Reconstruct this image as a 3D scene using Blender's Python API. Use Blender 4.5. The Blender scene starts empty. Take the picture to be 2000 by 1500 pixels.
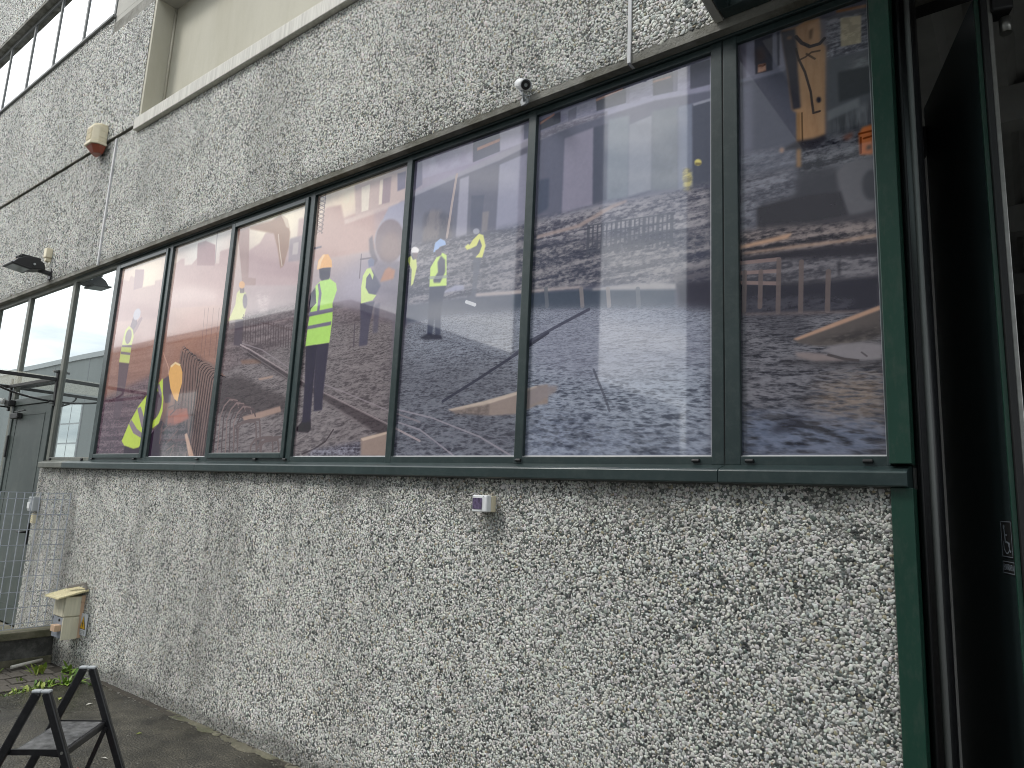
import bpy, bmesh, math, random
import numpy as np
from mathutils import Vector, Matrix, Euler

scene = bpy.context.scene
COL = scene.collection
R = math.radians
random.seed(7)

# ------------------------------------------------------------------ camera
cd = bpy.data.cameras.new('camera')
cam = bpy.data.objects.new('camera', cd)
COL.objects.link(cam)
cd.sensor_width = 36.0
cd.lens = 1338.0 / 2000.0 * 36.0
cd.clip_end = 600.0
cd.clip_start = 0.05
yaw, pitch, roll = R(-37.23), R(9.59), R(2.66)
fw = Vector((math.sin(yaw) * math.cos(pitch), math.cos(yaw) * math.cos(pitch), math.sin(pitch)))
r0 = Vector((math.cos(yaw), -math.sin(yaw), 0.0))
u0 = r0.cross(fw)
rt = math.cos(roll) * r0 + math.sin(roll) * u0
up = -math.sin(roll) * r0 + math.cos(roll) * u0
M = Matrix((rt, up, -fw)).transposed().to_4x4()
M.translation = Vector((0.0, -2.75, 1.57))
cam.matrix_world = M
scene.camera = cam

# ------------------------------------------------------------------ sky, sun, exposure
SUN_EL, SUN_AZ = R(48.0), R(222.0)          # azimuth clockwise from +Y: the sun stands front-left of the wall
world = bpy.data.worlds.new('World')
scene.world = world
world.use_nodes = True
wt = world.node_tree
wt.nodes.clear()
wo = wt.nodes.new('ShaderNodeOutputWorld')
bgn = wt.nodes.new('ShaderNodeBackground')
bgn.inputs['Strength'].default_value = 0.14
sky = wt.nodes.new('ShaderNodeTexSky')
sky.sky_type = 'NISHITA'
sky.sun_disc = False
sky.sun_elevation = SUN_EL
sky.sun_rotation = SUN_AZ
sky.air_density = 1.0
sky.dust_density = 2.0
tc = wt.nodes.new('ShaderNodeTexCoord')
mp = wt.nodes.new('ShaderNodeMapping')
mp.inputs['Scale'].default_value = (1.0, 1.0, 5.0)
n1 = wt.nodes.new('ShaderNodeTexNoise')
n1.inputs['Scale'].default_value = 2.2
n1.inputs['Detail'].default_value = 6.0
n1.inputs['Roughness'].default_value = 0.55
cr = wt.nodes.new('ShaderNodeValToRGB')
cr.color_ramp.elements[0].position = 0.38
cr.color_ramp.elements[0].color = (4.0, 4.5, 5.1, 1)
cr.color_ramp.elements[1].position = 0.62
cr.color_ramp.elements[1].color = (10.5, 10.6, 10.4, 1)
mx = wt.nodes.new('ShaderNodeMixRGB')
mx.inputs['Fac'].default_value = 0.88
wt.links.new(tc.outputs['Generated'], mp.inputs['Vector'])
wt.links.new(mp.outputs['Vector'], n1.inputs['Vector'])
wt.links.new(n1.outputs['Fac'], cr.inputs['Fac'])
wt.links.new(sky.outputs['Color'], mx.inputs['Color1'])
wt.links.new(cr.outputs['Color'], mx.inputs['Color2'])
wt.links.new(mx.outputs['Color'], bgn.inputs['Color'])
wt.links.new(bgn.outputs['Background'], wo.inputs['Surface'])

sd = bpy.data.lights.new('sun', 'SUN')
sd.energy = 1.5
sd.angle = R(14.0)
sd.color = (1.0, 0.975, 0.94)
sun = bpy.data.objects.new('sun', sd)
COL.objects.link(sun)
to_sun = Vector((math.sin(SUN_AZ) * math.cos(SUN_EL), math.cos(SUN_AZ) * math.cos(SUN_EL), math.sin(SUN_EL)))
sun.rotation_euler = to_sun.to_track_quat('Z', 'Y').to_euler()
sun.location = to_sun * 30

vs = scene.view_settings
vs.view_transform = 'Standard'
vs.look = 'None'
vs.exposure = 0.70
vs.gamma = 1.0
vs.use_curve_mapping = False
scene.cycles.pixel_filter_type = 'BLACKMAN_HARRIS'
scene.cycles.filter_width = 1.0

# ------------------------------------------------------------------ helpers
def s2l(c):
    c = np.asarray(c, float) / 255.0
    return np.where(c <= 0.04045, c / 12.92, ((c + 0.055) / 1.055) ** 2.4)


class MB:
    """collects boxes, prisms, tubes and quads; build() links them as ONE mesh object"""
    def __init__(self):
        self.v, self.f, self.sm = [], [], []

    def add(self, vs_, fs_, smooth=False):
        o = len(self.v)
        self.v += [tuple(p) for p in vs_]
        for f in fs_:
            self.f.append(tuple(i + o for i in f))
            self.sm.append(smooth)
        return self

    def box(self, x0, x1, y0, y1, z0, z1):
        return self.add([(x0, y0, z0), (x1, y0, z0), (x1, y1, z0), (x0, y1, z0), (x0, y0, z1), (x1, y0, z1), (x1, y1, z1), (x0, y1, z1)],
                        [(0, 3, 2, 1), (4, 5, 6, 7), (0, 1, 5, 4), (1, 2, 6, 5), (2, 3, 7, 6), (3, 0, 4, 7)])

    def prism(self, prof, axis, a0, a1, smooth=False):
        """prof: 2-D outline; axis 'x': (y,z), 'y': (x,z), 'z': (x,y)"""
        def pt(p, a):
            return {'x': (a, p[0], p[1]), 'y': (p[0], a, p[1]), 'z': (p[0], p[1], a)}[axis]
        n = len(prof)
        ar = sum(prof[i][0] * prof[(i + 1) % n][1] - prof[(i + 1) % n][0] * prof[i][1] for i in range(n))
        if (ar < 0) != (axis == 'y'):
            prof = prof[::-1]
        vs_ = [pt(p, a0) for p in prof] + [pt(p, a1) for p in prof]
        self.add(vs_, [tuple(range(n))[::-1], tuple(range(n, 2 * n))])
        o = len(self.v) - 2 * n
        for i in range(n):
            j = (i + 1) % n
            self.f.append((o + i, o + j, o + n + j, o + n + i))
            self.sm.append(smooth)
        return self

    def bar(self, p, q, w, h, upv=(0, 0, 1)):
        """square bar from p to q"""
        p, q = Vector(p), Vector(q)
        d = (q - p).normalized()
        s = d.cross(Vector(upv))
        if s.length < 1e-4:
            s = d.cross(Vector((0, 1, 0)))
        s.normalize()
        t = s.cross(d)
        a = [p + s * x * w / 2 + t * y * h / 2 for x, y in ((-1, -1), (1, -1), (1, 1), (-1, 1))]
        b = [c + (q - p) for c in a]
        return self.add(a + b, [(0, 1, 2, 3), (7, 6, 5, 4), (0, 4, 5, 1), (1, 5, 6, 2), (2, 6, 7, 3), (3, 7, 4, 0)])

    def tube(self, pts, r, n=8, r1=None, caps=True):
        pts = [Vector(p) for p in pts]
        rings = []
        prev = None
        for i, p in enumerate(pts):
            d = (pts[min(i + 1, len(pts) - 1)] - pts[max(i - 1, 0)]).normalized()
            if prev is None:
                s = d.cross(Vector((0.13, 0.31, 0.94)))
                if s.length < 1e-3:
                    s = d.cross(Vector((1, 0, 0)))
                s.normalize()
            else:
                s = (prev - d * prev.dot(d)).normalized()
            prev = s
            t = d.cross(s)
            rr = r if r1 is None else r + (r1 - r) * i / max(1, len(pts) - 1)
            rings.append([p + (s * math.cos(2 * math.pi * k / n) + t * math.sin(2 * math.pi * k / n)) * rr for k in range(n)])
        vs_ = [v for g in rings for v in g]
        fs_ = []
        for i in range(len(pts) - 1):
            for k in range(n):
                fs_.append((i * n + k, i * n + (k + 1) % n, (i + 1) * n + (k + 1) % n, (i + 1) * n + k))
        self.add(vs_, fs_, True)
        if caps:
            o = len(self.v) - len(vs_)
            self.f.append(tuple(o + k for k in range(n))[::-1]); self.sm.append(False)
            self.f.append(tuple(o + (len(pts) - 1) * n + k for k in range(n))); self.sm.append(False)
        return self

    def build(self, name, mat, parent=None, bevel=0.0, loc=None, seg=2):
        me = bpy.data.meshes.new(name)
        me.from_pydata(self.v, [], self.f)
        me.polygons.foreach_set('use_smooth', self.sm)
        me.materials.append(mat)
        me.update()
        o = bpy.data.objects.new(name, me)
        COL.objects.link(o)
        if parent is not None:
            o.parent = parent
            ml = parent
            off = Vector((0, 0, 0))
            while ml is not None:
                off += ml.location
                ml = ml.parent
            if loc is None:
                me.transform(Matrix.Translation(-off))
        if loc is not None:
            o.location = loc
        if bevel > 0:
            b = o.modifiers.new('bevel', 'BEVEL')
            b.width = bevel
            b.segments = seg
            b.limit_method = 'ANGLE'
        return o


def thing(name, label, cat, loc=(0, 0, 0), group=None):
    o = bpy.data.objects.new(name, None)
    o.empty_display_size = 0.1
    COL.objects.link(o)
    o.location = loc
    o['label'] = label
    o['category'] = cat
    if group:
        o['group'] = group
    return o


def tag(o, label, cat, group=None):
    o['label'] = label
    o['category'] = cat
    if group:
        o['group'] = group
    return o


def struct(o):
    o['kind'] = 'structure'
    return o


# ------------------------------------------------------------------ materials
def mat(name, col, rough=0.5, metal=0.0, var=0.0, scale=6.0, bump=0.0, bscale=60.0, spec=0.5, dirt=None, stretch=(1, 1, 1), ior=1.5):
    """procedural paint / plastic / concrete: noise-varied colour, fine relief, optional dirt of its own shape"""
    m = bpy.data.materials.new(name)
    m.use_nodes = True
    nt = m.node_tree
    b = nt.nodes['Principled BSDF']
    b.inputs['Roughness'].default_value = rough
    b.inputs['Metallic'].default_value = metal
    b.inputs['Specular IOR Level'].default_value = spec
    b.inputs['IOR'].default_value = ior
    tcn = nt.nodes.new('ShaderNodeTexCoord')
    mpn = nt.nodes.new('ShaderNodeMapping')
    mpn.inputs['Scale'].default_value = stretch
    nt.links.new(tcn.outputs['Object'], mpn.inputs['Vector'])
    n = nt.nodes.new('ShaderNodeTexNoise')
    n.inputs['Scale'].default_value = scale
    n.inputs['Detail'].default_value = 7
    n.inputs['Roughness'].default_value = 0.6
    nt.links.new(mpn.outputs['Vector'], n.inputs['Vector'])
    r = nt.nodes.new('ShaderNodeValToRGB')
    c = np.array(col)
    r.color_ramp.elements[0].position = 0.3
    r.color_ramp.elements[1].position = 0.7
    r.color_ramp.elements[0].color = (*np.clip(c * (1 - var), 0, 1), 1)
    r.color_ramp.elements[1].color = (*np.clip(c * (1 + var), 0, 1), 1)
    nt.links.new(n.outputs['Fac'], r.inputs['Fac'])
    out = r.outputs['Color']
    if dirt is not None:
        dc, amt, ds = dirt
        n2 = nt.nodes.new('ShaderNodeTexNoise')
        n2.inputs['Scale'].default_value = ds
        n2.inputs['Detail'].default_value = 8
        n2.inputs['Roughness'].default_value = 0.7
        nt.links.new(mpn.outputs['Vector'], n2.inputs['Vector'])
        r2 = nt.nodes.new('ShaderNodeValToRGB')
        r2.color_ramp.elements[0].position = 0.52 - 0.12 * amt
        r2.color_ramp.elements[1].position = 0.72 - 0.12 * amt
        r2.color_ramp.elements[0].color = (0, 0, 0, 1)
        r2.color_ramp.elements[1].color = (amt, amt, amt, 1)
        nt.links.new(n2.outputs['Fac'], r2.inputs['Fac'])
        mxn = nt.nodes.new('ShaderNodeMixRGB')
        nt.links.new(r2.outputs['Color'], mxn.inputs['Fac'])
        nt.links.new(out, mxn.inputs['Color1'])
        mxn.inputs['Color2'].default_value = (*dc, 1)
        out = mxn.outputs['Color']
    nt.links.new(out, b.inputs['Base Color'])
    if bump > 0:
        n3 = nt.nodes.new('ShaderNodeTexNoise')
        n3.inputs['Scale'].default_value = bscale
        n3.inputs['Detail'].default_value = 5
        nt.links.new(mpn.outputs['Vector'], n3.inputs['Vector'])
        bp = nt.nodes.new('ShaderNodeBump')
        bp.inputs['Strength'].default_value = bump
        bp.inputs['Distance'].default_value = 0.01
        nt.links.new(n3.outputs['Fac'], bp.inputs['Height'])
        nt.links.new(bp.outputs['Normal'], b.inputs['Normal'])
    return m


M_green = mat('green_aluminium', (0.025, 0.041, 0.041), 0.28, var=0.14, scale=3, dirt=((0.070, 0.085, 0.080), 0.35, 24), bump=0.03, bscale=200)
M_greenold = mat('weathered_aluminium', (0.135, 0.142, 0.122), 0.5, var=0.15, scale=5, dirt=((0.23, 0.23, 0.20), 0.5, 14), stretch=(1, 1, .3))
M_brightgreen = mat('gloss_green_paint', (0.013, 0.050, 0.034), 0.27, var=0.18, scale=1.3, dirt=((0.07, 0.085, 0.07), 0.30, 26), bump=.04, bscale=40, stretch=(1, 1, .4))
M_black = mat('black_plastic', (0.014, 0.014, 0.015), 0.45, var=0.15, scale=30)
M_rubber = mat('black_gasket', (0.010, 0.010, 0.011), 0.65)
M_ladder = mat('black_powder_coat', (0.012, 0.012, 0.014), 0.33, var=0.2, scale=9, dirt=((0.16, 0.16, 0.15), 0.10, 60))
M_concrete = mat('lip_concrete', (0.21, 0.205, 0.18), 0.85, var=0.28, scale=7, bump=0.5, bscale=80, dirt=((0.075, 0.07, 0.045), 0.75, 5))
M_matrix = mat('cement_matrix', (0.17, 0.168, 0.155), 0.9, var=0.2, scale=20, bump=0.4, bscale=150)
M_beam = mat('smooth_grey_render', (0.40, 0.39, 0.35), 0.85, var=0.10, scale=2, bump=0.15, bscale=60)
M_plaster = mat('beige_plaster', (0.46, 0.44, 0.36), 0.85, var=0.06, scale=1.5, bump=0.15, bscale=90, dirt=((0.36, 0.335, 0.25), .45, 2.2), stretch=(1, 1, .22))
M_coping = mat('pale_coping', (0.52, 0.505, 0.45), 0.6, var=0.12, scale=3, stretch=(14, 14, 0.6), dirt=((0.30, 0.28, 0.24), 0.5, 2.5))
M_sealant = mat('white_sealant', (0.62, 0.62, 0.62), 0.7, var=0.1)
M_cream = mat('aged_cream_plastic', (0.70, 0.63, 0.46), 0.5, var=0.10, scale=9)
M_redlens = mat('red_siren_lens', (0.27, 0.065, 0.035), 0.32, var=0.15)
M_white = mat('white_plastic', (0.74, 0.75, 0.75), 0.4, var=0.04, scale=12)
M_grey = mat('grey_plastic', (0.38, 0.40, 0.41), 0.5, var=0.05)
M_ply = mat('bare_plywood', (0.58, 0.55, 0.42), 0.75, var=0.15, scale=3, stretch=(12, 12, 1), bump=0.1)
M_pine = mat('pinkish_pine', (0.58, 0.40, 0.27), 0.7, var=0.18, scale=4, stretch=(10, 10, 1))
M_osb = mat('yellow_chipboard', (0.54, 0.48, 0.29), 0.8, var=0.35, scale=45, stretch=(1, 3, 1), bump=0.5, bscale=60)
M_galv = mat('galvanised_steel', (0.36, 0.39, 0.44), 0.5, metal=0.4, var=0.18, scale=40)
M_doorpaint = mat('grey_green_door_paint', (0.058, 0.074, 0.070), 0.45, var=0.10, scale=3, dirt=((0.20, 0.21, 0.19), 0.25, 3.5))
M_dirtycon = mat('mossy_concrete', (0.13, 0.12, 0.085), 0.9, var=0.4, scale=6, bump=0.5, bscale=70, dirt=((0.05, 0.055, 0.025), 0.8, 4))
M_darkcon = mat('dark_block', (0.045, 0.045, 0.042), 0.85, var=0.3, scale=5, bump=0.4, bscale=60, dirt=((0.22, 0.22, 0.20), 0.45, 7))
M_interior = mat('interior_sheet', (0.36, 0.355, 0.34), 0.6, var=0.1)
M_dark = mat('interior_dark', (0.03, 0.03, 0.03), 0.8)
M_leaf = mat('dark_green_door_leaf', (0.018, 0.030, 0.031), 0.42, var=0.15, scale=1.5)
M_alu = mat('bare_aluminium', (0.30, 0.30, 0.28), 0.32, metal=0.75, var=0.15, scale=5, stretch=(1, 1, 6))
M_steelgrey = mat('grey_profile', (0.15, 0.155, 0.15), 0.5)
M_oppwall = mat('grey_precast', (0.34, 0.355, 0.34), 0.85, var=0.12, scale=0.3, stretch=(1, 1, .25))
M_opptrim = mat('pale_metal_trim', (0.55, 0.56, 0.55), 0.5)
M_oppwhite = mat('white_cladding', (0.80, 0.82, 0.80), 0.6, var=0.03)
M_oppdark = mat('dark_cladding', (0.30, 0.305, 0.31), 0.7, var=0.1, scale=.4)
M_yellow = mat('sign_yellow', (0.72, 0.42, 0.02), 0.5)
M_signwhite = mat('sign_white', (0.66, 0.68, 0.72), 0.45, var=0.05)
M_ink = mat('black_ink', (0.015, 0.015, 0.015), 0.6)
M_greyink = mat('pale_print', (0.20, 0.23, 0.26), 0.6)
M_red = mat('red_plastic', (0.50, 0.035, 0.02), 0.4)
M_paver = mat('worn_paver', (0.085, 0.075, 0.062), 0.8, var=0.35, scale=9, bump=0.5, bscale=60)
M_soil = mat('dark_soil', (0.035, 0.030, 0.022), 0.95, var=0.4, scale=12, bump=0.8, bscale=40)
M_grass = [mat('leaf_green_%s' % w, c, 0.5, var=0.3, scale=20) for w, c in (('bright', (0.17, 0.28, 0.035)), ('mid', (0.09, 0.18, 0.03)), ('yellow', (0.28, 0.33, 0.07)))]
for g_ in M_grass:
    g_.node_tree.nodes['Principled BSDF'].inputs['Subsurface Weight'].default_value = 0.0
M_lensglass = mat('lamp_glass', (0.25, 0.27, 0.26), 0.12, var=0.1)
M_lensblack = mat('lens_black', (0.006, 0.006, 0.007), 0.08)
M_bark = mat('dry_cane', (0.24, 0.22, 0.2), 0.8)


def reflective_glass(name, refl, tint, back):
    """solar-control pane: strong mirror coat over a dim room"""
    m = bpy.data.materials.new(name)
    m.use_nodes = True
    nt = m.node_tree
    nt.nodes.clear()
    o = nt.nodes.new('ShaderNodeOutputMaterial')
    g = nt.nodes.new('ShaderNodeBsdfGlossy')
    g.inputs['Color'].default_value = (*tint, 1)
    g.inputs['Roughness'].default_value = 0.0
    d = nt.nodes.new('ShaderNodeBsdfDiffuse')
    d.inputs['Color'].default_value = (*back, 1)
    x = nt.nodes.new('ShaderNodeMixShader')
    fr = nt.nodes.new('ShaderNodeFresnel')
    fr.inputs['IOR'].default_value = 1.5
    ma = nt.nodes.new('ShaderNodeMath')
    ma.operation = 'ADD'
    ma.use_clamp = True
    ma.inputs[1].default_value = refl
    nt.links.new(fr.outputs[0], ma.inputs[0])
    nt.links.new(ma.outputs[0], x.inputs[0])
    nt.links.new(d.outputs[0], x.inputs[1])
    nt.links.new(g.outputs[0], x.inputs[2])
    tcn = nt.nodes.new('ShaderNodeTexCoord')
    n = nt.nodes.new('ShaderNodeTexNoise')
    n.inputs['Scale'].default_value = 0.9
    n.inputs['Detail'].default_value = 0
    b = nt.nodes.new('ShaderNodeBump')
    b.inputs['Strength'].default_value = 0.05
    b.inputs['Distance'].default_value = 0.02
    nt.links.new(tcn.outputs['Object'], n.inputs['Vector'])
    nt.links.new(n.outputs['Fac'], b.inputs['Height'])
    nt.links.new(b.outputs['Normal'], g.inputs['Normal'])
    nt.links.new(x.outputs[0], o.inputs['Surface'])
    return m


M_clear = reflective_glass('solar_glass', 0.52, (0.80, 0.85, 0.85), (0.10, 0.11, 0.11))
M_upglass = reflective_glass('upper_glass', 0.75, (0.95, 0.97, 0.98), (0.22, 0.23, 0.24))


def clear_glass(name, tint):
    m = bpy.data.materials.new(name)
    m.use_nodes = True
    nt = m.node_tree
    nt.nodes.clear()
    o = nt.nodes.new('ShaderNodeOutputMaterial')
    t = nt.nodes.new('ShaderNodeBsdfTransparent')
    t.inputs['Color'].default_value = (*tint, 1)
    g = nt.nodes.new('ShaderNodeBsdfGlossy')
    g.inputs['Roughness'].default_value = 0.02
    x = nt.nodes.new('ShaderNodeMixShader')
    fr = nt.nodes.new('ShaderNodeFresnel')
    nt.links.new(fr.outputs[0], x.inputs[0])
    nt.links.new(t.outputs[0], x.inputs[1])
    nt.links.new(g.outputs[0], x.inputs[2])
    nt.links.new(x.outputs[0], o.inputs['Surface'])
    return m


M_canopyglass = clear_glass('canopy_glass', (0.80, 0.88, 0.86))


def translucent(name, col):
    m = bpy.data.materials.new(name)
    m.use_nodes = True
    nt = m.node_tree
    nt.nodes.clear()
    o = nt.nodes.new('ShaderNodeOutputMaterial')
    a = nt.nodes.new('ShaderNodeBsdfTranslucent')
    a.inputs['Color'].default_value = (*col, 1)
    b = nt.nodes.new('ShaderNodeBsdfDiffuse')
    b.inputs['Color'].default_value = (*col, 1)
    x = nt.nodes.new('ShaderNodeMixShader')
    x.inputs[0].default_value = 0.4
    nt.links.new(a.outputs[0], x.inputs[1])
    nt.links.new(b.outputs[0], x.inputs[2])
    tr = nt.nodes.new('ShaderNodeBsdfTransparent')
    x2 = nt.nodes.new('ShaderNodeMixShader')
    x2.inputs[0].default_value = 0.78
    nt.links.new(x.outputs[0], x2.inputs[1])
    nt.links.new(tr.outputs[0], x2.inputs[2])
    nt.links.new(x2.outputs[0], o.inputs['Surface'])
    return m


M_polycarb = translucent('cream_polycarbonate', (0.72, 0.70, 0.60))

# pebble colour comes from each pebble (instance attribute)
M_pebble = bpy.data.materials.new('marble_chip')
M_pebble.use_nodes = True
_nt = M_pebble.node_tree
_a = _nt.nodes.new('ShaderNodeAttribute')
_a.attribute_type = 'INSTANCER'
_a.attribute_name = 'chip_colour'
_nt.links.new(_a.outputs['Color'], _nt.nodes['Principled BSDF'].inputs['Base Color'])
_nt.nodes['Principled BSDF'].inputs['Roughness'].default_value = 0.55

# ------------------------------------------------------------------ numeric noise
_rng = np.random.default_rng(11)
_tab = _rng.random((256, 256)).astype(np.float32)


def vnoise(x, y, seed=0):
    xi = np.floor(x).astype(np.int64)
    yi = np.floor(y).astype(np.int64)
    fx = (x - xi).astype(np.float32)
    fy = (y - yi).astype(np.float32)
    fx = fx * fx * (3 - 2 * fx)
    fy = fy * fy * (3 - 2 * fy)
    a = (xi + seed * 37) & 255
    b = (yi + seed * 91) & 255
    a1, b1 = (a + 1) & 255, (b + 1) & 255
    return (_tab[a, b] * (1 - fx) + _tab[a1, b] * fx) * (1 - fy) + (_tab[a, b1] * (1 - fx) + _tab[a1, b1] * fx) * fy


def fbm(x, y, octv=4, seed=0):
    t, amp, tot = 0, 1.0, 0.0
    for i in range(octv):
        t = t + amp * vnoise(x * 2 ** i + i * 17.3, y * 2 ** i + i * 5.1, seed + i)
        tot += amp
        amp *= 0.58
    return t / tot

# ------------------------------------------------------------------ the printed film: painted here as plane coordinates in metres
PRX0, PRX1, PRZ0, PRZ1, PRES = -6.95, -0.36, 1.76, 3.64, 480
VEIL, GAIN = 0.032, 0.86


def paint_print():
    W, H = int((PRX1 - PRX0) * PRES), int((PRZ1 - PRZ0) * PRES)
    xs = PRX0 + (np.arange(W) + .5) / PRES
    zs = PRZ0 + (np.arange(H) + .5) / PRES
    # smooth wash of colour from control points
    cw, ch = 220, 64
    cx = np.linspace(PRX0, PRX1, cw)
    cz = np.linspace(PRZ0, PRZ1, ch)
    gx, gz = np.meshgrid(cx, cz)
    num = np.zeros((ch, cw, 3))
    den = np.zeros((ch, cw, 1))
    for (px, pz), c in WASH:
        w = 1.0 / ((gx - px) ** 2 + 1.6 * (gz - pz) ** 2 + 0.012) ** 1.5
        num += w[..., None] * np.array(c, float)
        den += w[..., None]
    small = (num / den).astype(np.float32)
    ix = np.clip((xs - PRX0) / (PRX1 - PRX0) * (cw - 1), 0, cw - 1.001)
    iz = np.clip((zs - PRZ0) / (PRZ1 - PRZ0) * (ch - 1), 0, ch - 1.001)
    i0, j0 = ix.astype(int), iz.astype(int)
    fx, fz = (ix - i0)[None, :, None].astype(np.float32), (iz - j0)[:, None, None].astype(np.float32)
    top = small[j0][:, i0] * (1 - fx) + small[j0][:, i0 + 1] * fx
    bot = small[j0 + 1][:, i0] * (1 - fx) + small[j0 + 1][:, i0 + 1] * fx
    img = top * (1 - fz) + bot * fz

    def boxblur(a, r):
        if r < 1:
            return a
        for ax in (0, 1):
            for _ in range(2):
                p = np.pad(a, [(r + 1, r) if k == ax else (0, 0) for k in (0, 1)], mode='edge')
                c = np.cumsum(p, axis=ax, dtype=np.float64)
                n = a.shape[ax]
                a = ((np.take(c, range(2 * r + 1, 2 * r + 1 + n), axis=ax) - np.take(c, range(0, n), axis=ax)) / (2 * r + 1)).astype(np.float32)
        return a

    def window(pts, pad):
        px = [p[0] for p in pts]
        pz = [p[1] for p in pts]
        a0 = max(0, int((min(px) - pad - PRX0) * PRES))
        a1 = min(W, int((max(px) + pad - PRX0) * PRES) + 2)
        b0 = max(0, int((min(pz) - pad - PRZ0) * PRES))
        b1 = min(H, int((max(pz) + pad - PRZ0) * PRES) + 2)
        return a0, a1, b0, b1

    def polymask(pts, soft):
        a0, a1, b0, b1 = window(pts, 2.5 * soft + .01)
        if a1 <= a0 or b1 <= b0:
            return None
        acc = np.zeros((b1 - b0, a1 - a0), np.float32)
        for sx in (.25, .75):
            for sz in (.25, .75):
                X = PRX0 + (np.arange(a0, a1) + sx) / PRES
                Z = PRZ0 + (np.arange(b0, b1) + sz) / PRES
                ins = np.zeros(acc.shape, bool)
                n = len(pts)
                for i in range(n):
                    x0, z0 = pts[i]
                    x1, z1 = pts[(i + 1) % n]
                    if z0 == z1:
                        continue
                    rows = (Z > min(z0, z1)) & (Z <= max(z0, z1))
                    if not rows.any():
                        continue
                    xc = x0 + (Z[rows] - z0) * (x1 - x0) / (z1 - z0)
                    ins[rows] ^= X[None, :] < xc[:, None]
                acc += ins
        return a0, a1, b0, b1, boxblur(acc / 4, int(round(soft * PRES * .6)))

    def cool(c):
        return (c[0] * .955, c[1] * .99, c[2] * .975)

    def blend(a0, a1, b0, b1, m, col):
        s = img[b0:b1, a0:a1]
        s += m[..., None] * (col - s)

    for op in PRINT:
        k = op[0]
        if k == 'P':
            _, pts, col, al, soft = op
            r = polymask(pts, soft)
            if r:
                blend(*r[:4], r[4] * al, np.array(col, np.float32))
        elif k == 'L':
            _, pts, w, col, al, soft = op
            a0, a1, b0, b1 = window(pts, w + .02)
            if a1 <= a0 or b1 <= b0:
                continue
            X, Z = np.meshgrid(xs[a0:a1], zs[b0:b1])
            d = np.full(X.shape, 9.0)
            for (x0, z0), (x1, z1) in zip(pts[:-1], pts[1:]):
                l2 = (x1 - x0) ** 2 + (z1 - z0) ** 2 + 1e-9
                t = np.clip(((X - x0) * (x1 - x0) + (Z - z0) * (z1 - z0)) / l2, 0, 1)
                d = np.minimum(d, np.hypot(X - x0 - t * (x1 - x0), Z - z0 - t * (z1 - z0)))
            m = np.clip((w / 2 - d) * PRES + .5, 0, 1).astype(np.float32)
            blend(a0, a1, b0, b1, m * al, np.array(col, np.float32))
        else:
            if k == 'T':
                _, pts, A, B, fx_, fz_, con, al, soft, seed, slope = op
            else:
                _, pts, A, B, zh, sc, con, al, soft, seed = op
                A, B = cool(A), cool(B)
                con *= 1.1
            r = polymask(pts, soft)
            if not r:
                continue
            a0, a1, b0, b1, m = r
            X, Z = np.meshgrid(xs[a0:a1], zs[b0:b1])
            if k == 'T':
                wob = (fbm(X * 2, Z * 2, 2, seed + 5) - .5) * .05
                if fz_ > 10:                                   # rubble: streaks broken up by stones
                    n = .22 * fbm(X * fx_ * 1.6 + seed, (Z + wob) * fz_, 5, seed) + .40 * fbm(X * 1.1 + seed, (Z + wob * .5) * 44, 4, seed + 6) + .38 * fbm(X * 50, Z * 105, 4, seed + 2)
                    n = .5 + (n - .5) * 1.10
                else:
                    n = fbm(X * fx_ + seed, (Z - slope * X + wob) * fz_, 5, seed)
            else:
                dd = np.maximum(zh - Z, .03)
                U, V = (X + 2.2) / dd * sc * .42, sc * 1.5 / dd
                U, V = U * 1.35, V * 1.35
                rid = 1 - np.abs(2 * fbm(U * 1.7 + 9, V * 1.5, 4, seed + 7) - 1) * 1.6
                n = .34 * fbm(U * .8, V, 5, seed) + .30 * fbm(U * 4.2, V * 2.6, 4, seed + 3) + .36 * rid
                n = .5 + (n - .52) * .85
            n = np.clip((n - .5) * con + .5, 0, 1)
            n = n * n * (3 - 2 * n)
            c = np.array(A, np.float32) + n[..., None].astype(np.float32) * (np.array(B, np.float32) - np.array(A, np.float32))
            blend(a0, a1, b0, b1, m * al, c)
    # printing grain and faint banding
    X, Z = np.meshgrid(xs, zs)
    g = fbm(X * 60, Z * 60, 3, 77) - .5
    img *= (1 + .05 * g)[..., None]
    img *= (1 + .05 * (fbm(X * 3.0, Z * .25, 3, 78) - .5))[..., None]
    # unprinted film edge along pane borders
    for (x0, x1, z0, z1) in FILM_EDGE:
        a0, a1 = int((x0 - PRX0) * PRES), int((x1 - PRX0) * PRES)
        b0, b1 = int((z0 - PRZ0) * PRES), int((z1 - PRZ0) * PRES)
        img[b0:b0 + 3, a0:a1] = (205, 205, 208)
        img[b0:b1, a1 - 1:a1] = (200, 200, 205)
    lum = img @ np.array([.3, .59, .11], np.float32)
    img = lum[..., None] + (img - lum[..., None]) * .78          # faded ink
    ink = np.where(xs > -.98, .034, VEIL)[None, :, None]          # reflection veil subtracted from the ink, tuned apart for the last pane
    lin = np.clip((s2l(np.clip(img, 0, 255)) - ink) / GAIN, 0.008, .9)
    srgb = np.where(lin <= .0031308, lin * 12.92, 1.055 * lin ** (1 / 2.4) - .055)
    rgba = np.ones((H, W, 4), np.float32)
    rgba[..., :3] = srgb
    im = bpy.data.images.new('construction_print', W, H, alpha=False)
    im.pixels.foreach_set(rgba.ravel())
    im.update()
    im.pack()
    return im


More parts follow.
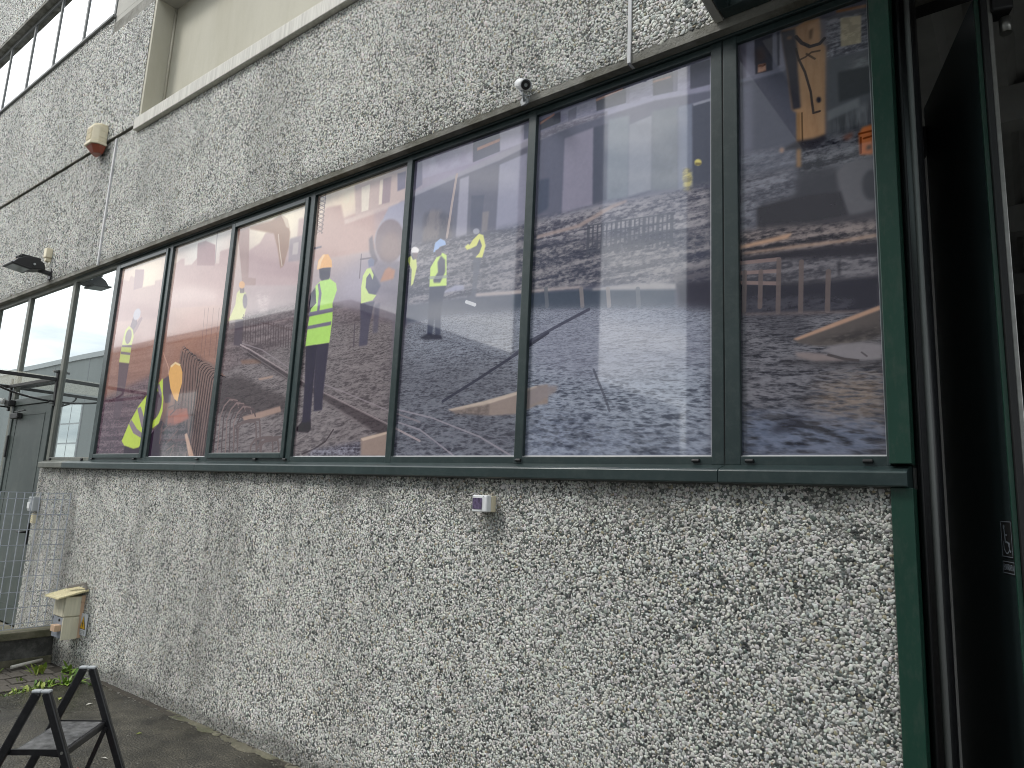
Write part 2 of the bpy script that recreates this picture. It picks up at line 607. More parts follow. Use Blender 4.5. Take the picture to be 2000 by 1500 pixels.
WASH = [
((-6.284,3.415),(228,208,182)),
((-6.580,3.069),(200,165,158)),
((-6.147,2.921),(190,155,150)),
((-6.261,2.654),(160,115,105)),
((-6.347,2.291),(120,90,95)),
((-6.534,1.931),(105,90,105)),
((-5.350,3.528),(228,220,208)),
((-5.349,3.174),(212,178,170)),
((-5.348,2.828),(195,150,140)),
((-5.388,2.662),(165,110,90)),
((-5.469,2.330),(150,105,90)),
((-5.456,1.956),(90,75,80)),
((-4.287,3.520),(238,222,190)),
((-4.326,3.016),(185,160,160)),
((-4.348,2.789),(165,145,150)),
((-4.421,2.492),(100,85,90)),
((-4.508,1.938),(95,82,85)),
((-3.540,3.502),(240,216,186)),
((-3.506,3.242),(190,160,155)),
((-3.357,2.867),(160,148,165)),
((-3.373,2.599),(120,108,115)),
((-3.371,2.204),(90,80,88)),
((-3.329,1.883),(80,72,82)),
((-2.536,3.453),(150,140,165)),
((-2.507,3.069),(115,110,130)),
((-2.485,2.792),(110,110,130)),
((-2.458,2.435),(130,130,155)),
((-2.436,2.148),(95,92,105)),
((-2.414,1.870),(75,70,85)),
((-1.533,3.537),(140,140,165)),
((-1.673,3.303),(105,108,130)),
((-1.662,2.973),(130,130,150)),
((-1.513,2.683),(120,120,140)),
((-1.506,2.358),(150,150,172)),
((-1.499,2.092),(135,138,160)),
((-1.494,1.856),(90,95,115)),
((-0.683,3.486),(115,115,130)),
((-0.794,3.170),(90,92,105)),
((-0.698,2.802),(75,74,82)),
((-0.702,2.628),(85,78,84)),
((-0.706,2.457),(70,68,76)),
((-0.711,2.207),(100,95,108)),
((-0.715,2.004),(95,92,105)),
((-0.627,1.824),(70,68,80))
]
PRINT = [
('P',[(-6.815,3.469),(-6.639,3.424),(-6.617,3.472),(-6.520,3.439),(-6.536,3.519),(-6.363,3.490),(-6.340,3.410),(-6.348,3.318),(-6.114,3.307),(-6.118,3.344),(-5.995,3.337),(-5.869,3.333),(-5.772,2.955),(-6.951,3.066)],(186,152,150),0.8,0.012),
('P',[(-6.543,3.521),(-6.363,3.490),(-6.348,3.318),(-6.520,3.319)],(160,128,136),0.7,0.008),
('P',[(-5.808,3.452),(-5.724,3.477),(-5.664,3.474),(-5.648,3.408),(-5.528,3.395),(-5.453,3.436),(-5.470,3.572),(-5.343,3.567),(-5.182,3.500),(-5.146,3.335),(-5.089,3.325),(-5.098,3.431),(-4.931,3.429),(-4.845,2.953),(-5.797,3.052)],(190,154,150),0.85,0.012),
('P',[(-5.470,3.572),(-5.343,3.567),(-5.182,3.500),(-5.154,3.321),(-5.438,3.371)],(172,134,134),0.85,0.008),
('P',[(-5.871,3.221),(-5.480,3.193),(-5.247,3.142),(-5.073,3.072),(-5.060,3.011),(-5.841,3.105)],(222,196,190),0.45,0.05),
('L',[(-5.175,3.605),(-5.153,3.344)],0.012,(150,130,130),0.6,0.003),
('P',[(-4.655,3.353),(-4.519,3.382),(-4.457,3.454),(-4.333,3.443),(-4.292,3.345),(-4.142,3.286),(-4.050,3.283),(-4.058,3.474),(-3.978,3.464),(-3.956,3.467),(-3.889,2.956),(-4.693,3.081)],(178,142,142),0.8,0.015),
('P',[(-3.838,3.326),(-3.778,3.498),(-3.610,3.481),(-3.566,3.374),(-3.478,3.382),(-3.287,3.372),(-3.038,3.379),(-2.966,3.185),(-3.254,3.089),(-3.852,3.131)],(186,146,138),0.85,0.015),
('T',[(-6.821,2.776),(-6.294,2.774),(-5.801,2.834),(-4.920,2.835),(-4.913,2.567),(-4.972,2.488),(-5.210,2.508),(-5.949,2.352),(-6.844,2.272)],(140,92,78),(180,128,108),1.2,12,1.6,0.55,0.03,3,0.05),
('T',[(-6.860,2.322),(-5.952,2.476),(-5.865,2.046),(-5.913,1.779),(-6.866,1.778)],(78,62,76),(130,108,118),5,26,2.4,0.8,0.04,4,0),
('T',[(-4.932,2.804),(-4.520,2.844),(-4.001,2.833),(-3.637,2.796),(-3.022,2.589),(-2.932,1.759),(-4.894,1.753)],(80,70,76),(146,130,134),3,26,2.2,0.75,0.03,5,0),
('G',[(-4.873,2.401),(-3.616,2.648),(-3.022,2.589),(-2.932,1.759),(-4.894,1.753)],(86,76,82),(158,142,146),2.95,16,2.4,0.7,0.03,6),
('P',[(-4.839,2.369),(-4.581,2.380),(-4.243,2.258),(-3.938,2.173),(-3.920,2.067),(-4.863,2.103)],(66,56,60),0.6,0.03),
('P',[(-3.485,3.590),(-3.312,3.580),(-2.997,3.577),(-2.985,3.367),(-3.286,3.358),(-3.447,3.368)],(196,168,160),0.9,0.01),
('P',[(-3.413,3.558),(-3.328,3.559),(-3.325,3.378),(-3.391,3.380)],(226,210,190),1,0.005),
('P',[(-3.235,3.560),(-3.202,3.558),(-3.198,3.391),(-3.229,3.392)],(226,206,186),1,0.004),
('P',[(-3.203,3.562),(-3.127,3.561),(-3.126,3.387),(-3.198,3.388)],(160,135,140),1,0.006),
('P',[(-3.074,3.565),(-2.996,3.563),(-2.993,3.446),(-3.062,3.444)],(120,112,135),1,0.006),
('P',[(-3.565,3.364),(-3.037,3.373),(-3.034,3.346),(-3.550,3.329)],(210,185,175),0.8,0.01),
('P',[(-3.267,3.354),(-2.984,3.360),(-2.962,3.146),(-3.226,3.161)],(170,150,160),0.5,0.03),
('L',[(-3.867,3.613),(-3.783,3.567)],0.008,(120,100,100),0.7,0.003),
('L',[(-3.787,3.594),(-3.863,3.586)],0.008,(120,100,100),0.7,0.003),
('L',[(-3.864,3.581),(-3.783,3.535)],0.008,(120,100,100),0.7,0.003),
('L',[(-3.787,3.562),(-3.860,3.554)],0.008,(120,100,100),0.7,0.003),
('L',[(-3.862,3.548),(-3.783,3.504)],0.008,(120,100,100),0.7,0.003),
('L',[(-3.787,3.530),(-3.858,3.521)],0.008,(120,100,100),0.7,0.003),
('L',[(-3.859,3.516),(-3.783,3.472)],0.008,(120,100,100),0.7,0.003),
('L',[(-3.786,3.499),(-3.855,3.489)],0.008,(120,100,100),0.7,0.003),
('L',[(-3.857,3.483),(-3.782,3.441)],0.008,(120,100,100),0.7,0.003),
('L',[(-3.786,3.467),(-3.853,3.457)],0.008,(120,100,100),0.7,0.003),
('L',[(-3.854,3.451),(-3.782,3.410)],0.008,(120,100,100),0.7,0.003),
('L',[(-3.786,3.436),(-3.850,3.425)],0.008,(120,100,100),0.7,0.003),
('L',[(-3.851,3.419),(-3.782,3.378)],0.008,(120,100,100),0.7,0.003),
('L',[(-3.786,3.405),(-3.848,3.393)],0.008,(120,100,100),0.7,0.003),
('L',[(-3.849,3.387),(-3.781,3.347)],0.008,(120,100,100),0.7,0.003),
('L',[(-3.785,3.374),(-3.845,3.361)],0.008,(120,100,100),0.7,0.003),
('L',[(-3.846,3.355),(-3.781,3.316)],0.008,(120,100,100),0.7,0.003),
('L',[(-3.785,3.342),(-3.842,3.329)],0.008,(120,100,100),0.7,0.003),
('L',[(-3.867,3.613),(-3.846,3.321)],0.01,(120,100,100),0.8,0.003),
('L',[(-3.788,3.601),(-3.794,3.317)],0.01,(120,100,100),0.8,0.003),
('P',[(-4.856,3.565),(-4.688,3.555),(-4.620,3.131),(-4.519,3.107),(-4.514,3.053),(-4.693,3.081),(-4.758,3.278)],(160,124,116),0.85,0.008),
('P',[(-4.692,3.550),(-4.398,3.537),(-4.285,3.558),(-4.195,3.497),(-4.145,3.390),(-4.142,3.286),(-4.183,3.147),(-4.219,3.136),(-4.286,3.306),(-4.349,3.424),(-4.675,3.527)],(150,108,84),0.95,0.01),
('P',[(-4.285,3.554),(-4.196,3.502),(-4.164,3.423),(-4.203,3.446),(-4.249,3.513)],(222,206,180),0.7,0.008),
('L',[(-4.290,3.404),(-4.252,3.277),(-4.203,3.150)],0.012,(205,180,160),0.8,0.003),
('P',[(-4.142,3.342),(-3.948,3.337),(-3.935,3.144),(-4.131,3.167)],(140,124,134),0.85,0.01),
('P',[(-4.093,3.298),(-4.030,3.296),(-4.029,3.206),(-4.093,3.212)],(190,175,170),0.7,0.006),
('P',[(-3.866,3.226),(-3.780,3.223),(-3.778,3.209),(-3.863,3.211)],(105,95,110),0.9,0.005),
('P',[(-3.246,3.150),(-3.234,3.202),(-3.193,3.272),(-3.120,3.331),(-3.018,3.362),(-2.907,3.348),(-2.853,3.298),(-2.825,3.008),(-2.927,2.966),(-3.064,2.978),(-3.193,3.032)],(164,154,168),0.95,0.008),
('P',[(-3.168,3.296),(-3.130,3.352),(-3.003,3.362),(-2.895,3.316),(-2.831,3.237),(-2.818,3.098),(-2.894,2.992),(-3.005,2.982),(-3.135,3.006)],(160,156,178),0.95,0.012),
('P',[(-2.967,3.088),(-2.972,3.058),(-2.982,3.031),(-2.998,3.009),(-3.020,2.992),(-3.045,2.982),(-3.073,2.979),(-3.102,2.983),(-3.132,2.993),(-3.159,3.011),(-3.184,3.034),(-3.205,3.062),(-3.221,3.094),(-3.230,3.127),(-3.232,3.160),(-3.228,3.191),(-3.217,3.219),(-3.199,3.241),(-3.177,3.258),(-3.151,3.268),(-3.122,3.270),(-3.092,3.265),(-3.063,3.252),(-3.035,3.234),(-3.011,3.210),(-2.992,3.182),(-2.977,3.151),(-2.969,3.119)],(126,106,114),0.95,0.012),
('P',[(-2.992,3.051),(-2.995,3.029),(-3.003,3.009),(-3.014,2.992),(-3.029,2.979),(-3.047,2.971),(-3.067,2.968),(-3.087,2.971),(-3.108,2.979),(-3.127,2.991),(-3.144,3.008),(-3.159,3.029),(-3.169,3.052),(-3.176,3.076),(-3.177,3.101),(-3.174,3.124),(-3.166,3.145),(-3.154,3.162),(-3.139,3.174),(-3.120,3.182),(-3.100,3.184),(-3.079,3.181),(-3.059,3.173),(-3.040,3.160),(-3.023,3.142),(-3.009,3.122),(-2.999,3.099),(-2.993,3.075)],(148,120,116),0.6,0.03),
('P',[(-3.295,3.175),(-3.263,3.195),(-3.232,3.085),(-3.191,3.013),(-3.223,2.980),(-3.278,3.081)],(105,95,110),0.9,0.01),
('P',[(-3.228,3.019),(-2.996,2.978),(-2.991,2.767),(-3.238,2.804)],(112,104,122),0.55,0.03),
('P',[(-3.156,2.867),(-3.120,2.937),(-3.087,2.950),(-3.027,2.921),(-3.035,2.867),(-3.104,2.865)],(186,122,92),0.9,0.012),
('L',[(-3.355,3.082),(-3.354,2.925)],0.012,(110,98,110),0.8,0.003),
('L',[(-3.360,3.050),(-3.230,3.039)],0.012,(110,98,110),0.8,0.003),
('P',[(-2.933,3.605),(-2.460,3.608),(-2.449,3.464),(-2.849,3.472),(-2.923,3.390)],(158,150,174),0.95,0.008),
('T',[(-2.800,3.597),(-2.468,3.599),(-2.460,3.482),(-2.791,3.488)],(146,138,162),(172,166,188),8,8,2,0.7,0.01,11,0),
('P',[(-2.923,3.602),(-2.861,3.601),(-2.845,3.433),(-2.914,3.411)],(108,104,128),0.9,0.006),
('P',[(-2.452,3.601),(-2.256,3.602),(-2.249,3.481),(-2.446,3.468)],(92,92,112),1,0.005),
('P',[(-2.420,3.552),(-2.254,3.561),(-2.253,3.542),(-2.418,3.532)],(186,128,112),1,0.004),
('P',[(-2.256,3.605),(-2.060,3.594),(-2.054,3.480),(-2.249,3.481)],(164,158,182),0.95,0.006),
('P',[(-2.089,3.596),(-2.060,3.593),(-2.055,3.502),(-2.087,3.500)],(110,112,138),0.9,0.005),
('P',[(-2.926,3.383),(-2.573,3.416),(-2.053,3.452),(-2.052,2.989),(-2.363,2.985),(-2.598,3.032),(-2.827,3.025),(-2.910,3.056)],(98,97,116),0.95,0.01),
('P',[(-2.928,3.399),(-2.575,3.431),(-2.258,3.469),(-2.055,3.490),(-2.053,3.459),(-2.255,3.425),(-2.572,3.404),(-2.925,3.370)],(148,144,160),0.9,0.006),
('P',[(-2.538,3.389),(-2.469,3.392),(-2.460,3.031),(-2.543,3.034)],(152,148,168),0.95,0.006),
('P',[(-2.247,3.399),(-2.059,3.416),(-2.052,2.993),(-2.250,3.013)],(146,144,168),0.95,0.008),
('P',[(-2.442,3.262),(-2.346,3.245),(-2.355,3.029),(-2.436,3.038)],(80,82,104),0.8,0.008),
('P',[(-2.353,3.144),(-2.305,3.140),(-2.311,3.023),(-2.352,3.024)],(150,135,130),0.6,0.008),
('T',[(-2.817,3.234),(-2.749,3.249),(-2.690,3.235),(-2.572,3.164),(-2.579,3.028),(-2.808,3.036)],(78,74,88),(122,110,112),20,10,2.4,0.8,0.02,12,0),
('L',[(-2.565,3.424),(-2.588,3.256),(-2.612,3.048)],0.018,(172,150,146),0.95,0.003),
('P',[(-1.989,3.607),(-1.636,3.598),(-1.321,3.598),(-1.039,3.591),(-1.039,3.434),(-1.313,3.484),(-1.633,3.499),(-1.983,3.478)],(146,146,176),0.98,0.006),
('T',[(-1.753,3.592),(-1.039,3.577),(-1.039,3.431),(-1.633,3.499),(-1.983,3.478),(-1.985,3.510)],(134,132,158),(168,166,190),14,14,2.4,0.6,0.01,13,0),
('P',[(-1.983,3.579),(-1.853,3.594),(-1.851,3.529),(-1.981,3.523)],(94,96,114),1,0.004),
('P',[(-1.983,3.571),(-1.892,3.595),(-1.892,3.583),(-1.982,3.557)],(198,134,118),0.95,0.004),
('P',[(-1.640,3.598),(-1.453,3.598),(-1.469,3.512),(-1.634,3.522)],(94,96,114),1,0.004),
('P',[(-1.640,3.590),(-1.487,3.599),(-1.487,3.588),(-1.639,3.577)],(198,134,118),0.95,0.004),
('P',[(-1.327,3.598),(-1.203,3.599),(-1.203,3.483),(-1.326,3.499)],(94,96,114),1,0.004),
('P',[(-1.327,3.580),(-1.234,3.573),(-1.234,3.563),(-1.326,3.568)],(198,134,118),0.95,0.004),
('P',[(-1.140,3.594),(-1.041,3.586),(-1.045,3.460),(-1.139,3.466)],(94,96,114),1,0.004),
('P',[(-1.805,3.578),(-1.753,3.588),(-1.755,3.523),(-1.804,3.516)],(118,118,142),0.9,0.005),
('P',[(-1.470,3.599),(-1.450,3.599),(-1.451,3.502),(-1.469,3.508)],(140,138,164),1,0.004),
('P',[(-1.224,3.598),(-1.202,3.598),(-1.203,3.481),(-1.223,3.486)],(118,118,142),1,0.004),
('P',[(-1.983,3.478),(-1.633,3.490),(-1.313,3.477),(-1.039,3.428),(-1.047,2.963),(-1.128,2.971),(-1.558,3.013),(-1.969,3.004)],(110,112,134),0.98,0.008),
('T',[(-1.985,3.510),(-1.796,3.521),(-1.571,3.501),(-1.570,3.479),(-1.794,3.482),(-1.982,3.466)],(120,116,134),(170,166,182),20,20,2.4,0.85,0.006,14,0),
('P',[(-1.571,3.509),(-1.313,3.495),(-1.039,3.455),(-1.039,3.428),(-1.313,3.473),(-1.570,3.479)],(154,154,182),0.9,0.006),
('P',[(-1.821,3.429),(-1.649,3.437),(-1.642,3.023),(-1.823,3.017)],(150,145,168),0.95,0.008),
('P',[(-1.980,3.239),(-1.909,3.232),(-1.908,3.066),(-1.980,3.040)],(84,92,116),0.8,0.01),
('P',[(-1.649,3.437),(-1.564,3.433),(-1.562,3.027),(-1.642,3.023)],(94,98,118),0.95,0.008),
('P',[(-1.565,3.455),(-1.450,3.440),(-1.448,3.015),(-1.562,3.025)],(132,142,156),0.9,0.01),
('P',[(-1.449,3.389),(-1.329,3.401),(-1.328,3.023),(-1.448,3.019)],(148,152,168),0.95,0.008),
('P',[(-1.329,3.422),(-1.198,3.407),(-1.196,2.994),(-1.328,3.020)],(124,132,144),0.9,0.01),
('P',[(-1.198,3.400),(-1.128,3.394),(-1.127,2.983),(-1.196,2.991)],(132,140,164),0.95,0.008),
('T',[(-1.553,3.407),(-1.182,3.346),(-1.180,3.010),(-1.544,3.045)],(128,134,148),(104,108,122),7,5,5,0.25,0.02,15,0),
('P',[(-1.128,3.389),(-1.042,3.388),(-1.047,2.973),(-1.127,2.980)],(92,96,114),0.98,0.006),
('P',[(-1.128,3.394),(-1.042,3.392),(-1.042,3.378),(-1.123,3.380)],(158,160,180),1,0.004),
('P',[(-1.085,3.093),(-1.086,3.090),(-1.087,3.087),(-1.089,3.084),(-1.091,3.083),(-1.095,3.082),(-1.098,3.081),(-1.102,3.082),(-1.105,3.083),(-1.109,3.086),(-1.112,3.088),(-1.115,3.091),(-1.117,3.095),(-1.118,3.099),(-1.118,3.102),(-1.118,3.106),(-1.117,3.109),(-1.115,3.111),(-1.112,3.113),(-1.109,3.114),(-1.105,3.114),(-1.102,3.114),(-1.098,3.112),(-1.095,3.110),(-1.091,3.107),(-1.089,3.104),(-1.087,3.101),(-1.086,3.097)],(232,214,112),1,0.004),
('P',[(-1.116,3.100),(-1.085,3.091),(-1.090,3.081),(-1.113,3.087)],(110,96,70),0.8,0.004),
('P',[(-1.171,3.074),(-1.158,3.087),(-1.144,3.073),(-1.141,3.059),(-1.128,3.029),(-1.134,3.011),(-1.146,2.972),(-1.160,2.972),(-1.166,3.013),(-1.174,3.041)],(206,192,122),0.9,0.006),
('T',[(-1.174,3.088),(-1.129,3.075),(-1.128,2.964),(-1.173,2.975)],(110,106,100),(224,206,120),22,22,4,0.5,0.006,16,0),
('T',[(-2.931,3.060),(-2.543,3.028),(-2.053,3.009),(-1.908,3.017),(-1.889,2.605),(-2.049,2.628),(-2.374,2.660),(-2.605,2.668),(-2.913,2.682)],(72,74,92),(148,142,152),3.2,26,3,0.95,0.03,21,0.1),
('T',[(-1.996,3.010),(-1.558,3.006),(-1.043,2.972),(-1.044,2.648),(-1.995,2.822)],(84,84,102),(170,164,172),3.4,28,3,0.95,0.03,22,0.1),
('T',[(-2.101,2.899),(-1.041,2.765),(-1.042,2.517),(-1.206,2.534),(-1.703,2.606),(-2.096,2.630)],(78,80,98),(160,154,160),3,26,3,0.95,0.03,23,0.05),
('P',[(-1.974,2.930),(-1.726,2.937),(-1.543,2.996),(-1.455,3.003),(-1.455,2.992),(-1.542,2.975),(-1.709,2.919),(-1.973,2.911)],(188,164,158),0.8,0.008),
('L',[(-1.662,2.913),(-1.664,2.769)],0.016,(92,94,108),0.8,0.003),
('L',[(-1.636,2.911),(-1.638,2.766)],0.009,(92,94,108),0.8,0.003),
('L',[(-1.610,2.909),(-1.612,2.764)],0.009,(92,94,108),0.8,0.003),
('L',[(-1.584,2.907),(-1.586,2.762)],0.016,(92,94,108),0.8,0.003),
('L',[(-1.559,2.905),(-1.561,2.760)],0.009,(92,94,108),0.8,0.003),
('L',[(-1.533,2.903),(-1.536,2.758)],0.009,(92,94,108),0.8,0.003),
('L',[(-1.508,2.901),(-1.511,2.756)],0.016,(92,94,108),0.8,0.003),
('L',[(-1.483,2.899),(-1.486,2.755)],0.009,(92,94,108),0.8,0.003),
('L',[(-1.459,2.897),(-1.461,2.753)],0.009,(92,94,108),0.8,0.003),
('L',[(-1.434,2.895),(-1.437,2.751)],0.016,(92,94,108),0.8,0.003),
('L',[(-1.410,2.893),(-1.413,2.749)],0.009,(92,94,108),0.8,0.003),
('L',[(-1.386,2.891),(-1.389,2.747)],0.009,(92,94,108),0.8,0.003),
('L',[(-1.362,2.889),(-1.366,2.745)],0.016,(92,94,108),0.8,0.003),
('L',[(-1.339,2.888),(-1.342,2.743)],0.009,(92,94,108),0.8,0.003),
('L',[(-1.315,2.886),(-1.319,2.741)],0.009,(92,94,108),0.8,0.003),
('L',[(-1.292,2.884),(-1.296,2.740)],0.016,(92,94,108),0.8,0.003),
('L',[(-1.269,2.882),(-1.273,2.738)],0.009,(92,94,108),0.8,0.003),
('L',[(-1.246,2.880),(-1.251,2.736)],0.009,(92,94,108),0.8,0.003),
('L',[(-1.224,2.879),(-1.228,2.734)],0.016,(92,94,108),0.8,0.003),
('L',[(-1.670,2.918),(-1.212,2.883)],0.008,(96,98,112),0.75,0.003),
('L',[(-1.669,2.875),(-1.212,2.843)],0.008,(96,98,112),0.75,0.003),
('L',[(-1.668,2.832),(-1.212,2.804)],0.008,(96,98,112),0.75,0.003),
('L',[(-1.666,2.783),(-1.211,2.759)],0.008,(96,98,112),0.75,0.003),
('P',[(-1.207,2.601),(-1.042,2.601),(-1.042,2.517),(-1.192,2.540),(-1.229,2.583)],(70,68,84),0.6,0.03),
('P',[(-2.605,2.668),(-2.374,2.660),(-2.049,2.628),(-2.003,2.622),(-2.013,2.521),(-2.615,2.571),(-2.901,2.564),(-2.913,2.682)],(78,84,106),0.9,0.012),
('P',[(-2.379,2.677),(-2.050,2.647),(-2.019,2.642),(-2.018,2.624),(-2.377,2.658)],(172,156,158),0.95,0.006),
('P',[(-2.117,2.633),(-1.694,2.595),(-1.206,2.524),(-1.202,2.435),(-1.655,2.491),(-2.112,2.543)],(82,92,110),0.95,0.012),
('P',[(-2.118,2.650),(-1.704,2.616),(-1.694,2.604),(-2.117,2.635)],(182,168,168),0.95,0.006),
('P',[(-1.628,2.591),(-1.312,2.568),(-1.203,2.549),(-1.202,2.523),(-1.538,2.571),(-1.628,2.581)],(172,166,170),0.9,0.006),
('L',[(-1.903,2.631),(-1.891,2.538)],0.022,(112,116,128),0.85,0.003),
('L',[(-1.694,2.599),(-1.684,2.510)],0.022,(150,140,142),0.85,0.003),
('L',[(-1.546,2.576),(-1.537,2.490)],0.022,(150,140,142),0.85,0.003),
('L',[(-1.390,2.552),(-1.383,2.469)],0.022,(112,116,128),0.85,0.003),
('P',[(-1.199,2.549),(-1.042,2.532),(-1.042,2.409),(-1.147,2.398),(-1.191,2.432)],(68,66,80),0.95,0.015),
('P',[(-2.618,2.720),(-2.520,2.747),(-2.458,2.737),(-2.455,2.709),(-2.609,2.715)],(160,160,190),0.8,0.008),
('G',[(-2.901,2.564),(-2.615,2.579),(-2.013,2.534),(-1.886,2.529),(-1.852,1.764),(-2.936,1.761)],(80,78,92),(160,160,178),2.72,15,2.2,0.9,0.03,31),
('G',[(-2.091,2.540),(-1.655,2.491),(-1.191,2.434),(-1.042,2.399),(-1.041,1.778),(-2.000,1.778)],(84,86,104),(176,178,200),2.72,14,2.4,0.92,0.03,32),
('P',[(-1.990,2.514),(-1.586,2.478),(-1.191,2.425),(-1.042,2.385),(-1.043,2.167),(-1.576,2.136),(-1.984,2.212)],(156,156,178),0.45,0.08),
('G',[(-1.985,2.044),(-1.570,1.922),(-1.040,1.856),(-1.041,1.778),(-2.000,1.778)],(70,70,86),(150,154,184),2.72,13,3,0.55,0.1,33),
('P',[(-3.004,2.385),(-2.059,2.250),(-2.032,1.763),(-2.936,1.761)],(76,72,82),0.3,0.1),
('P',[(-6.600,2.646),(-6.397,2.621),(-6.407,2.379),(-6.425,2.132),(-6.565,2.137),(-6.566,2.421)],(102,84,96),0.85,0.008),
('P',[(-6.458,2.932),(-6.415,2.960),(-6.285,3.035),(-6.257,3.018),(-6.330,2.925),(-6.405,2.868)],(150,118,126),0.9,0.006),
('P',[(-6.566,2.944),(-6.506,2.976),(-6.422,2.936),(-6.381,2.865),(-6.398,2.785),(-6.397,2.618),(-6.603,2.647),(-6.595,2.804),(-6.585,2.887)],(196,206,108),0.95,0.006),
('P',[(-6.425,2.862),(-6.428,2.847),(-6.433,2.833),(-6.441,2.822),(-6.452,2.813),(-6.464,2.807),(-6.477,2.804),(-6.491,2.805),(-6.504,2.809),(-6.517,2.817),(-6.528,2.827),(-6.537,2.839),(-6.544,2.854),(-6.547,2.869),(-6.548,2.885),(-6.545,2.900),(-6.539,2.913),(-6.531,2.925),(-6.520,2.934),(-6.508,2.940),(-6.495,2.942),(-6.481,2.941),(-6.467,2.937),(-6.455,2.930),(-6.444,2.919),(-6.435,2.907),(-6.429,2.892),(-6.425,2.877)],(128,106,120),0.9,0.008),
('P',[(-6.479,2.967),(-6.443,3.055),(-6.379,3.047),(-6.345,2.976),(-6.405,2.926)],(120,102,116),0.9,0.008),
('P',[(-6.313,3.052),(-6.319,3.041),(-6.328,3.032),(-6.340,3.024),(-6.354,3.019),(-6.369,3.016),(-6.384,3.016),(-6.400,3.019),(-6.414,3.024),(-6.427,3.032),(-6.437,3.041),(-6.444,3.052),(-6.448,3.064),(-6.449,3.077),(-6.446,3.089),(-6.440,3.100),(-6.430,3.109),(-6.418,3.117),(-6.404,3.122),(-6.389,3.124),(-6.373,3.124),(-6.358,3.121),(-6.344,3.116),(-6.331,3.108),(-6.321,3.099),(-6.314,3.088),(-6.310,3.076),(-6.310,3.064)],(186,182,194),0.95,0.006),
('P',[(-6.591,2.745),(-6.398,2.716),(-6.398,2.693),(-6.594,2.721)],(136,118,136),0.9,0.003),
('P',[(-6.592,2.807),(-6.391,2.784),(-6.392,2.764),(-6.593,2.787)],(136,118,136),0.9,0.003),
('P',[(-5.520,2.652),(-5.258,2.598),(-4.969,2.474),(-4.891,1.779),(-5.499,1.779),(-5.508,2.036)],(96,76,78),0.55,0.02),
('L',[(-5.537,2.109),(-5.517,2.616),(-5.509,2.675),(-5.478,2.687),(-5.431,2.656)],0.0085,(132,104,98),0.9,0.003),
('L',[(-5.505,2.090),(-5.495,2.602),(-5.487,2.660),(-5.456,2.672),(-5.409,2.641)],0.0085,(64,48,54),0.9,0.003),
('L',[(-5.473,2.072),(-5.473,2.587),(-5.465,2.646),(-5.434,2.657),(-5.387,2.626)],0.0085,(132,104,98),0.9,0.003),
('L',[(-5.445,2.054),(-5.454,2.586),(-5.446,2.645),(-5.415,2.656),(-5.369,2.626)],0.0085,(64,48,54),0.9,0.003),
('L',[(-5.413,2.036),(-5.433,2.572),(-5.424,2.630),(-5.394,2.642),(-5.348,2.611)],0.0085,(132,104,98),0.9,0.003),
('L',[(-5.382,2.018),(-5.411,2.557),(-5.403,2.615),(-5.372,2.627),(-5.327,2.597)],0.0085,(64,48,54),0.9,0.003),
('L',[(-5.354,2.000),(-5.393,2.556),(-5.385,2.614),(-5.354,2.626),(-5.309,2.596)],0.0085,(132,104,98),0.9,0.003),
('L',[(-5.324,1.983),(-5.371,2.542),(-5.363,2.600),(-5.333,2.612),(-5.288,2.582)],0.0085,(64,48,54),0.9,0.003),
('L',[(-5.293,1.965),(-5.350,2.528),(-5.342,2.586),(-5.312,2.598),(-5.267,2.567)],0.0085,(132,104,98),0.9,0.003),
('L',[(-5.266,1.948),(-5.332,2.527),(-5.324,2.585),(-5.294,2.597),(-5.249,2.567)],0.0085,(64,48,54),0.9,0.003),
('L',[(-5.236,1.931),(-5.311,2.513),(-5.303,2.571),(-5.273,2.582),(-5.228,2.552)],0.0085,(132,104,98),0.9,0.003),
('L',[(-5.206,1.914),(-5.290,2.499),(-5.282,2.556),(-5.252,2.568),(-5.208,2.538)],0.0085,(64,48,54),0.9,0.003),
('L',[(-5.180,1.897),(-5.272,2.498),(-5.264,2.556),(-5.234,2.567),(-5.190,2.538)],0.0085,(132,104,98),0.9,0.003),
('L',[(-5.150,1.880),(-5.251,2.485),(-5.243,2.541),(-5.214,2.553),(-5.170,2.524)],0.0085,(64,48,54),0.9,0.003),
('L',[(-5.121,1.863),(-5.231,2.471),(-5.222,2.527),(-5.193,2.539),(-5.149,2.510)],0.0085,(132,104,98),0.9,0.003),
('L',[(-5.095,1.847),(-5.213,2.470),(-5.205,2.527),(-5.176,2.539),(-5.132,2.509)],0.0085,(64,48,54),0.9,0.003),
('L',[(-5.067,1.830),(-5.193,2.456),(-5.184,2.513),(-5.155,2.525),(-5.112,2.496)],0.0085,(132,104,98),0.9,0.003),
('L',[(-5.243,1.779),(-5.222,2.420),(-5.216,2.488),(-5.176,2.522),(-5.103,2.525),(-5.021,2.504)],0.0085,(142,114,106),0.9,0.003),
('L',[(-5.223,1.779),(-5.202,2.406),(-5.197,2.474),(-5.157,2.508),(-5.084,2.510),(-5.003,2.489)],0.0085,(60,46,52),0.9,0.003),
('L',[(-5.207,1.779),(-5.186,2.403),(-5.180,2.471),(-5.140,2.505),(-5.068,2.507),(-4.987,2.487)],0.0085,(142,114,106),0.9,0.003),
('L',[(-5.188,1.779),(-5.167,2.389),(-5.161,2.457),(-5.121,2.491),(-5.049,2.493),(-4.968,2.473)],0.0085,(60,46,52),0.9,0.003),
('L',[(-5.172,1.779),(-5.150,2.387),(-5.145,2.454),(-5.105,2.488),(-5.033,2.491),(-4.953,2.470)],0.0085,(142,114,106),0.9,0.003),
